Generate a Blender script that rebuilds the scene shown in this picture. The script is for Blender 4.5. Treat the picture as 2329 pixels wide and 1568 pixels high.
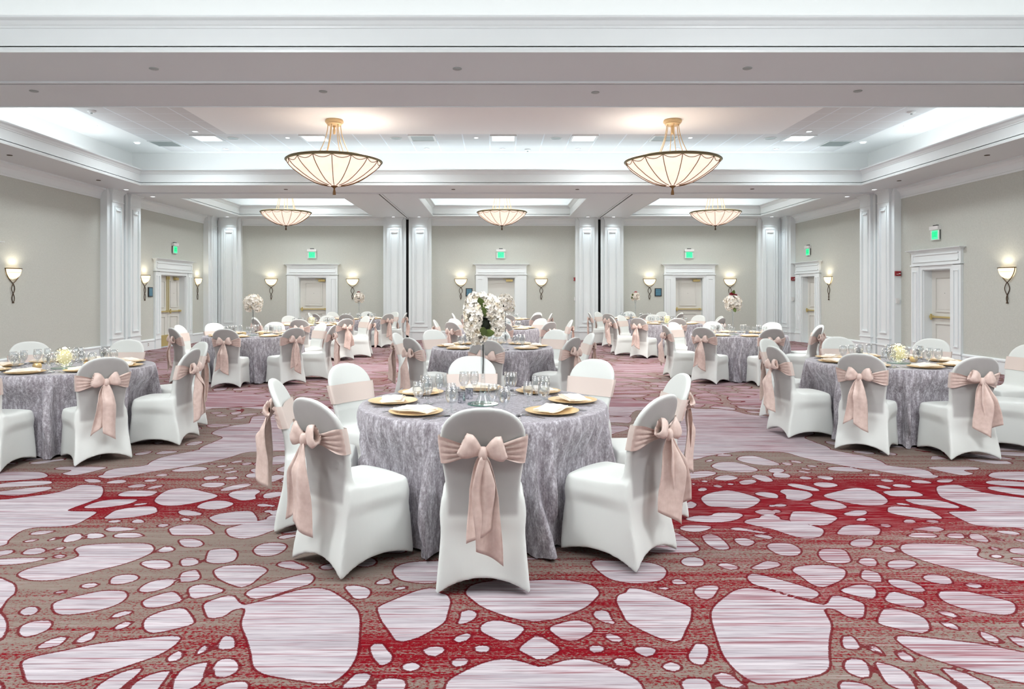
import bpy, bmesh, math, random
import numpy as np
from mathutils import Vector, Matrix
PI = math.pi
S = bpy.context.scene
for o in list(bpy.data.objects): bpy.data.objects.remove(o, do_unlink=True)
COL = S.collection

# ------------------------------------------------------------------ camera, world, exposure, large lights
EYE, F, VX, VY = 1.5, 1600.0, 1128.0, 668.0          # eye height, focal length and vanishing point in pixels of 2329x1568
cd = bpy.data.cameras.new('camera'); cam = bpy.data.objects.new('camera', cd); COL.objects.link(cam)
cam.location = (0, 0, EYE); cam.rotation_euler = (PI/2, 0, 0)
cd.sensor_width = 36; cd.sensor_fit = 'HORIZONTAL'; cd.lens = F/2329*36
cd.shift_x = (1164.5-VX)/2329; cd.shift_y = -(784-VY)/2329
cd.clip_start = 0.05; cd.clip_end = 100
S.camera = cam
w = bpy.data.worlds.new('world'); S.world = w; w.use_nodes = True
w.node_tree.nodes['Background'].inputs[0].default_value = (0.9, 0.95, 1, 1)
w.node_tree.nodes['Background'].inputs[1].default_value = 0.3
S.view_settings.view_transform = 'Standard'; S.view_settings.look = 'None'
S.view_settings.gamma = 1; S.view_settings.use_curve_mapping = False
S.view_settings.exposure = 0.66

XL, XR, YB, YF = -9.2, 9.42, 22.86, -4.0             # room walls
ZS, ZC = 3.95, 5.05                                  # soffit and upper ceiling
COOL, NEUT, WARM = (0.86, 0.95, 1.0), (0.93, 0.975, 1.0), (1.0, 0.78, 0.60)
def area(name, loc, sx, sy, energy, color=NEUT, rot=(0, 0, 0), spread=PI):
    d = bpy.data.lights.new(name, 'AREA'); d.shape = 'RECTANGLE'; d.size = sx; d.size_y = sy
    d.energy = energy; d.color = color; d.spread = spread
    o = bpy.data.objects.new(name, d); o.location = loc; o.rotation_euler = rot; COL.objects.link(o); return o
TRAYS = [(-8.03, 8.25, -0.4, 7.13), (-8.03, 8.25, 9.20, 15.87), (-8.10, -3.87, 18.03, 22.2), (-2.0, 2.34, 18.03, 22.2), (4.18, 8.36, 18.03, 22.2)]
CEILING_DOWN = 36   # W per added ceiling fill panel
COVE = 3.5           # W per metre of cove strip
for (x0, x1, y0, y1) in TRAYS:                       # cove strips in the trough behind each tray lip, facing up
    L, W_ = x1-x0, y1-y0
    k = COVE*.45 if y0 < 1 else COVE if y0 < 17 else COVE*0.7
    ox, of, on = (.75, .6, .6) if y0 < 1 else (.75, 1.3, .6) if y0 < 17 else (.25, .3, .07)
    for (cx, cy, sx, sy) in (((x0+x1)/2, y0-on, L, .1), ((x0+x1)/2, y1+of, L, .1), (x0-ox, (y0+y1)/2, .1, W_), (x1+ox, (y0+y1)/2, .1, W_)):
        area('cove_strip_light', (cx, cy, 4.12), sx, sy, k*max(sx, sy), COOL, (PI, 0, 0))
for y in (1.2, 5.2, 10.6, 14.4):                     # unseen fill panels added for even brightness in the two front bays
    for x in (-6.4, -2.2, 2.4, 6.6):
        area('ceiling_fill_light', (x, y if y != 5.2 else 4.0, ZC-.12), .6, .6, CEILING_DOWN*(.75 if y < 6 else 1.05), NEUT, (0, 0, 0), math.radians(150))
for x in (-6.0, .17, 6.27):  # more unseen fill panels, added above the rear bays
    for y in (19.2, 21.1):
        area('ceiling_fill_light', (x, y, ZC-.1), .6, .6, CEILING_DOWN*.75, NEUT, (0, 0, 0), math.radians(150))

for x in (-3.24, 3.54):                              # point fill added where the camera bay's unseen chandelier pair would hang
    d = bpy.data.lights.new('near_bay_fill_lamp', 'POINT'); d.energy = 190; d.color = (.96, .98, 1); d.shadow_soft_size = .45
    lo = bpy.data.objects.new('near_bay_fill_lamp', d); COL.objects.link(lo); lo.location = (x, 2.4, 3.75)

# ------------------------------------------------------------------ helpers
def tag(o, label=None, cat=None, group=None, kind=None):
    if label: o['label'] = label
    if cat: o['category'] = cat
    if group: o['group'] = group
    if kind: o['kind'] = kind
    return o
def empty(name, loc=(0, 0, 0), rz=0, label=None, cat=None, group=None, kind=None):
    o = bpy.data.objects.new(name, None); o.empty_display_size = .1
    o.location = loc; o.rotation_euler = (0, 0, rz); COL.objects.link(o)
    return tag(o, label, cat, group, kind)
class MB:
    def __init__(s): s.v = []; s.f = []
    def add(s, vs, fs):
        n = len(s.v); s.v += [tuple(p) for p in vs]; s.f += [tuple(i+n for i in f) for f in fs]; return s
    def box(s, x0, x1, y0, y1, z0, z1):
        vs = [(x, y, z) for z in (z0, z1) for y in (y0, y1) for x in (x0, x1)]
        return s.add(vs, [(0, 2, 3, 1), (4, 5, 7, 6), (0, 1, 5, 4), (2, 6, 7, 3), (0, 4, 6, 2), (1, 3, 7, 5)])
    def lathe(s, prof, n=24, c=(0, 0, 0), sy=1.0):
        vs = []; fs = []
        for (r, z) in prof:
            for i in range(n):
                a = 2*PI*i/n; vs.append((c[0]+r*math.cos(a), c[1]+r*math.sin(a)*sy, c[2]+z))
        m = len(prof)
        for j in range(m-1):
            for i in range(n):
                fs.append((j*n+i, j*n+(i+1) % n, (j+1)*n+(i+1) % n, (j+1)*n+i))
        if prof[0][0] > 1e-6 and prof[0] != prof[-1]: fs.append(tuple(range(n))[::-1])
        if prof[-1][0] > 1e-6 and prof[0] != prof[-1]: fs.append(tuple((m-1)*n+i for i in range(n)))
        return s.add(vs, fs)
    def tube(s, pts, r, n=8, closed=False):
        pts = [Vector(p) for p in pts]; m = len(pts); vs = []; fs = []
        up = None
        for j, p in enumerate(pts):
            if closed: t = (pts[(j+1) % m]-pts[j-1]).normalized()
            else: t = (pts[min(j+1, m-1)]-pts[max(j-1, 0)]).normalized()
            if up is None: up = Vector((0, 0, 1)) if abs(t.z) < .9 else Vector((1, 0, 0))
            a = (up-t*up.dot(t)).normalized(); b = t.cross(a); up = a
            rr = r[j] if isinstance(r, (list, tuple)) else r
            for i in range(n):
                q = 2*PI*i/n; vs.append(p+a*rr*math.cos(q)+b*rr*math.sin(q))
        for j in range(m if closed else m-1):
            k = (j+1) % m
            for i in range(n): fs.append((j*n+i, j*n+(i+1) % n, k*n+(i+1) % n, k*n+i))
        if not closed: fs.append(tuple(range(n))[::-1]); fs.append(tuple((m-1)*n+i for i in range(n)))
        return s.add(vs, fs)
    def prism(s, prof, a, b, axis='x'):              # closed profile (d,z) swept straight; local frame: x along, y=-d, z
        n = len(prof)
        vs = [(t, -d, z) for t in (a, b) for (d, z) in prof]
        fs = [(i, (i+1) % n, n+(i+1) % n, n+i) for i in range(n)]+[tuple(range(n))[::-1], tuple(range(n, 2*n))]
        return s.add(vs, fs)
    def grid(s, P):                                   # P[j][i] points
        m, n = len(P), len(P[0])
        return s.add([p for r in P for p in r], [(j*n+i, j*n+i+1, (j+1)*n+i+1, (j+1)*n+i) for j in range(m-1) for i in range(n-1)])
    def mesh(s, name, mat, smooth=False, recalc=True):
        me = bpy.data.meshes.new(name); me.from_pydata(s.v, [], s.f)
        if recalc:
            bm = bmesh.new(); bm.from_mesh(me); bmesh.ops.recalc_face_normals(bm, faces=bm.faces); bm.to_mesh(me); bm.free()
        if mat: me.materials.append(mat)
        if smooth:
            me.shade_smooth()
            if smooth == 'auto':
                try: me.set_sharp_from_angle(angle=math.radians(35))
                except Exception: pass
        return me
    def build(s, name, mat, parent=None, smooth=False, recalc=True, loc=(0, 0, 0), rz=0):
        o = bpy.data.objects.new(name, s.mesh(name, mat, smooth, recalc)); COL.objects.link(o)
        o.location = loc; o.rotation_euler = (0, 0, rz)
        if parent: o.parent = parent
        return o
def obj(name, me, parent=None, loc=(0, 0, 0), rz=0):
    o = bpy.data.objects.new(name, me); COL.objects.link(o); o.location = loc; o.rotation_euler = (0, 0, rz)
    if parent: o.parent = parent
    return o
def dup(o, loc=None, rz=None, label=None, parent=None):
    c = o.copy(); COL.objects.link(c)
    if parent: c.parent = parent
    if loc is not None: c.location = loc
    if rz is not None: c.rotation_euler = (0, 0, rz)
    if label: c['label'] = label
    for ch in list(o.children): dup(ch, parent=c)
    return c
def px_on(px, py, z):                                 # where the sight line of a photo point meets a horizontal plane
    y = F*(EYE-z)/(py-VY); return ((px-VX)*y/F, y, z)

# ------------------------------------------------------------------ materials
def srgb(r, g, b):
    f = lambda c: (c/255/12.92) if c/255 <= .04045 else ((c/255+.055)/1.055)**2.4
    return (f(r), f(g), f(b), 1)
def mat(name, col, rough=.5, metal=0, **kw):
    m = bpy.data.materials.new(name); m.use_nodes = True
    b = m.node_tree.nodes['Principled BSDF']
    b.inputs['Base Color'].default_value = srgb(*col); b.inputs['Roughness'].default_value = rough; b.inputs['Metallic'].default_value = metal
    for k, v in kw.items(): b.inputs[k.replace('_', ' ')].default_value = v
    return m
def N(m, t, **kw):
    n = m.node_tree.nodes.new(t)
    for k, v in kw.items():
        if k.startswith('i_'):
            key = k[2:]; key = int(key) if key.isdigit() else key.replace('_', ' ')
            n.inputs[key].default_value = v
        else: setattr(n, k, v)
    return n
def L(m, a, b): m.node_tree.links.new(a, b)
def coords(m, scale=(1, 1, 1), kind='Object'):
    tc = N(m, 'ShaderNodeTexCoord'); mp = N(m, 'ShaderNodeMapping'); mp.inputs['Scale'].default_value = scale
    L(m, tc.outputs[kind], mp.inputs[0]); return mp.outputs[0]
def noise(m, vec, scale=5, detail=3, rough=.5):
    n = N(m, 'ShaderNodeTexNoise'); n.inputs['Scale'].default_value = scale; n.inputs['Detail'].default_value = detail; n.inputs['Roughness'].default_value = rough
    L(m, vec, n.inputs['Vector']); return n.outputs['Fac']
def ramp(m, fac, stops):
    r = N(m, 'ShaderNodeValToRGB'); e = r.color_ramp.elements
    while len(e) < len(stops): e.new(.5)
    for el, (p, c) in zip(e, stops): el.position = p; el.color = c if len(c) == 4 else (*c, 1)
    L(m, fac, r.inputs[0]); return r.outputs[0]
def mixc(m, fac, a, b):
    x = N(m, 'ShaderNodeMix', data_type='RGBA')
    for s_, v in ((x.inputs[0], fac), (x.inputs[6], a), (x.inputs[7], b)):
        if hasattr(v, 'links'): L(m, v, s_)
        else: s_.default_value = v
    return x.outputs[2]
def mth(m, op, a, b=None, c=None):
    x = N(m, 'ShaderNodeMath', operation=op)
    for i, v in enumerate((a, b, c)):
        if v is None: continue
        if hasattr(v, 'links'): L(m, v, x.inputs[i])
        else: x.inputs[i].default_value = v
    return x.outputs[0]
def base(m): return m.node_tree.nodes['Principled BSDF']
def bump(m, h, strength=.3, dist=.01):
    b = N(m, 'ShaderNodeBump'); b.inputs['Strength'].default_value = strength; b.inputs['Distance'].default_value = dist
    L(m, h, b.inputs['Height']); L(m, b.outputs[0], base(m).inputs['Normal'])

M_trim = mat('painted_trim', (232, 239, 240), .35)
M_soffit = mat('soffit_paint', (224, 229, 231), .5)
M_white = mat('ceiling_paint', (240, 240, 238), .7)
M_door = mat('door_paint', (216, 217, 211), .4)
M_wall = mat('woven_wallpaper', (190, 187, 177), .65)
v = coords(M_wall, (14, 14, 160)); a_ = noise(M_wall, v, 3, 2); v2 = coords(M_wall, (160, 160, 10)); b_ = noise(M_wall, v2, 3, 2)
s_ = mth(M_wall, 'ADD', a_, b_)
L(M_wall, ramp(M_wall, mth(M_wall, 'MULTIPLY', s_, .5), [(.35, srgb(182, 186, 178)), (.65, srgb(208, 211, 203))]), base(M_wall).inputs['Base Color'])
bump(M_wall, s_, .15, .002)
M_tile = mat('ceiling_tile', (232, 231, 229), .8)
sep = N(M_tile, 'ShaderNodeSeparateXYZ'); L(M_tile, coords(M_tile), sep.inputs[0])
def gridline(m, c, off, wd):
    fr = mth(m, 'FRACT', mth(m, 'DIVIDE', mth(m, 'ADD', c, 61*1.0-off), .61)); return mth(m, 'LESS_THAN', mth(m, 'ABSOLUTE', mth(m, 'SUBTRACT', fr, .5)), wd)
gx = gridline(M_tile, sep.outputs[0], -.142+.305, .022); gy = gridline(M_tile, sep.outputs[1], 17.5-.305, .014)
tc_ = mixc(M_tile, mth(M_tile, 'MAXIMUM', gx, gy), srgb(212, 211, 210), srgb(232, 236, 240))
L(M_tile, tc_, base(M_tile).inputs['Base Color'])
M_black = mat('track_slot', (14, 14, 15), .8)
M_brass = mat('brass', (204, 186, 126), .4, .5)
M_gold = mat('antique_gold', (206, 178, 134), .4, .3)
M_rib = mat('bronze_rib', (112, 80, 40), .5, .2)
M_bronze = mat('dark_bronze', (84, 68, 52), .45, .6)
M_rim = mat('aged_brass_rim', (142, 134, 98), .45, .3)
def emis(name, col, strength, base_col=None):
    m = mat(name, base_col or col, .5); b = base(m)
    b.inputs['Emission Color'].default_value = srgb(*col); b.inputs['Emission Strength'].default_value = strength
    return m
M_bowl = emis('alabaster_bowl', (255, 230, 212), .54, (235, 220, 210))
n_ = noise(M_bowl, coords(M_bowl, (3, 3, 3)), 2.2, 3)
L(M_bowl, ramp(M_bowl, n_, [(.3, srgb(255, 222, 200)), (.7, srgb(255, 236, 220))]), base(M_bowl).inputs['Emission Color'])
M_sconce = emis('sconce_glass', (255, 228, 180), 1.1)
M_led = emis('lit_lens', (240, 248, 255), 2.6)
M_panel = emis('lit_panel', (240, 248, 255), 1.5)
M_green = emis('exit_green', (0, 196, 120), .75, (0, 150, 90))
M_exitpl = mat('exit_plate', (205, 222, 212), .2)
M_red = mat('alarm_red', (140, 22, 34), .4)
M_plastic = mat('white_plastic', (225, 226, 224), .4)
M_dark = mat('dark_frame', (32, 34, 38), .4)
M_plaque = mat('plaque_print', (92, 142, 165), .3)
wv = N(M_plaque, 'ShaderNodeTexWave', bands_direction='Z'); wv.inputs['Scale'].default_value = 9; wv.inputs['Distortion'].default_value = 3
L(M_plaque, coords(M_plaque, (1, 1, 1)), wv.inputs[0])
L(M_plaque, ramp(M_plaque, wv.outputs[1], [(.45, srgb(96, 150, 172)), (.75, srgb(48, 84, 104))]), base(M_plaque).inputs['Base Color'])
M_vent = mat('vent_grey', (165, 172, 170), .5)
def thin_glass(name, tint, refl=.9, blend=.35):
    m = bpy.data.materials.new(name); m.use_nodes = True; nt = m.node_tree; nt.nodes.clear()
    o = N(m, 'ShaderNodeOutputMaterial'); mx_ = N(m, 'ShaderNodeMixShader'); t = N(m, 'ShaderNodeBsdfTransparent'); g = N(m, 'ShaderNodeBsdfGlossy'); lw = N(m, 'ShaderNodeLayerWeight')
    t.inputs[0].default_value = tint; g.inputs[0].default_value = (refl, refl, refl, 1); g.inputs['Roughness'].default_value = .04; lw.inputs[0].default_value = blend
    cl = mth(m, 'MINIMUM', mth(m, 'ADD', mth(m, 'MULTIPLY', lw.outputs['Facing'], .55), .05), .75)
    L(m, cl, mx_.inputs[0]); L(m, t.outputs[0], mx_.inputs[1]); L(m, g.outputs[0], mx_.inputs[2]); L(m, mx_.outputs[0], o.inputs[0]); return m
M_glass = thin_glass('clear_glass', (.95, .965, .97, 1))
M_mirror = mat('mirror_glass', (190, 215, 208), .05, .9)
M_silver = mat('mercury_silver', (190, 192, 196), .25, .9)
v = coords(M_silver); L(M_silver, ramp(M_silver, noise(M_silver, v, 60, 3), [(.4, srgb(150, 152, 158)), (.6, srgb(222, 225, 229))]), base(M_silver).inputs['Base Color'])
M_steel = mat('flatware_steel', (200, 202, 206), .18, 1)
M_votive = mat('gold_mercury_glass', (216, 188, 138), .3, .5)
M_plate = mat('gold_charger', (238, 206, 150), .3, .35)
M_napkin = mat('ivory_napkin', (250, 240, 226), .8, 0, Sheen_Weight=.2)
M_petal = mat('white_petal', (244, 236, 222), .7, 0, Subsurface_Weight=0.0)
n_ = noise(M_petal, coords(M_petal), 26, 2)
L(M_petal, ramp(M_petal, n_, [(.30, srgb(236, 222, 196)), (.44, srgb(250, 245, 235)), (.8, srgb(255, 253, 248))]), base(M_petal).inputs['Base Color'])
M_leaf = mat('leaf_green', (86, 104, 44), .5)
M_foam = mat('floral_foam', (26, 32, 18), .9)
M_redfl = mat('crimson_petal', (140, 24, 44), .6)
M_pinkfl = mat('pink_petal', (214, 130, 140), .6)
M_stem = mat('dark_stem', (40, 42, 36), .6)
M_wood = mat('amber_wood', (150, 104, 40), .4)
# satin sash
M_sash = mat('blush_satin', (222, 200, 190), .4, 0, Sheen_Weight=.08)
n_ = noise(M_sash, coords(M_sash, (8, 8, 8)), 4, 2)
L(M_sash, ramp(M_sash, n_, [(.3, srgb(214, 190, 179)), (.7, srgb(228, 206, 196))]), base(M_sash).inputs['Base Color'])
bump(M_sash, noise(M_sash, coords(M_sash, (20, 20, 3)), 6, 3), .25, .004)
M_sashband = mat('blush_band_sheer', (226, 211, 202), .6)
# chair cover: stretch cloth, the dark chair back showing through behind
M_cover = mat('stretch_cover', (240, 243, 241), .6, 0, Specular_IOR_Level=.25)
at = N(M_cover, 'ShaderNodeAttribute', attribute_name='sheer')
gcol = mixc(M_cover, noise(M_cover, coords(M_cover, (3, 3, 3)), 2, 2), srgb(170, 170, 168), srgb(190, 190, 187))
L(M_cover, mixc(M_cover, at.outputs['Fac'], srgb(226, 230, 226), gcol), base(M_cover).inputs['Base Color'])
bump(M_cover, noise(M_cover, coords(M_cover, (5, 5, 2)), 3, 2), .12, .01)
# crushed velvet
M_velvet = mat('crushed_velvet', (168, 163, 174), .55, 0, Sheen_Weight=1.0, Sheen_Roughness=.3)
base(M_velvet).inputs['Sheen Tint'].default_value = srgb(228, 228, 236)
vz = coords(M_velvet, (1, 1, .28)); n1 = noise(M_velvet, vz, 38, 6, .72); n2 = noise(M_velvet, coords(M_velvet, (1, 1, .6)), 110, 3, .6)
mx = mth(M_velvet, 'ADD', mth(M_velvet, 'MULTIPLY', n1, .65), mth(M_velvet, 'MULTIPLY', n2, .35))
L(M_velvet, ramp(M_velvet, mx, [(.36, srgb(116, 109, 115)), (.50, srgb(158, 153, 159)), (.66, srgb(220, 218, 225))]), base(M_velvet).inputs['Base Color'])
L(M_velvet, ramp(M_velvet, mx, [(.4, (.7, .7, .7)), (.62, (.42, .42, .42))]), base(M_velvet).inputs['Roughness'])
bump(M_velvet, mx, .5, .006)

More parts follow.
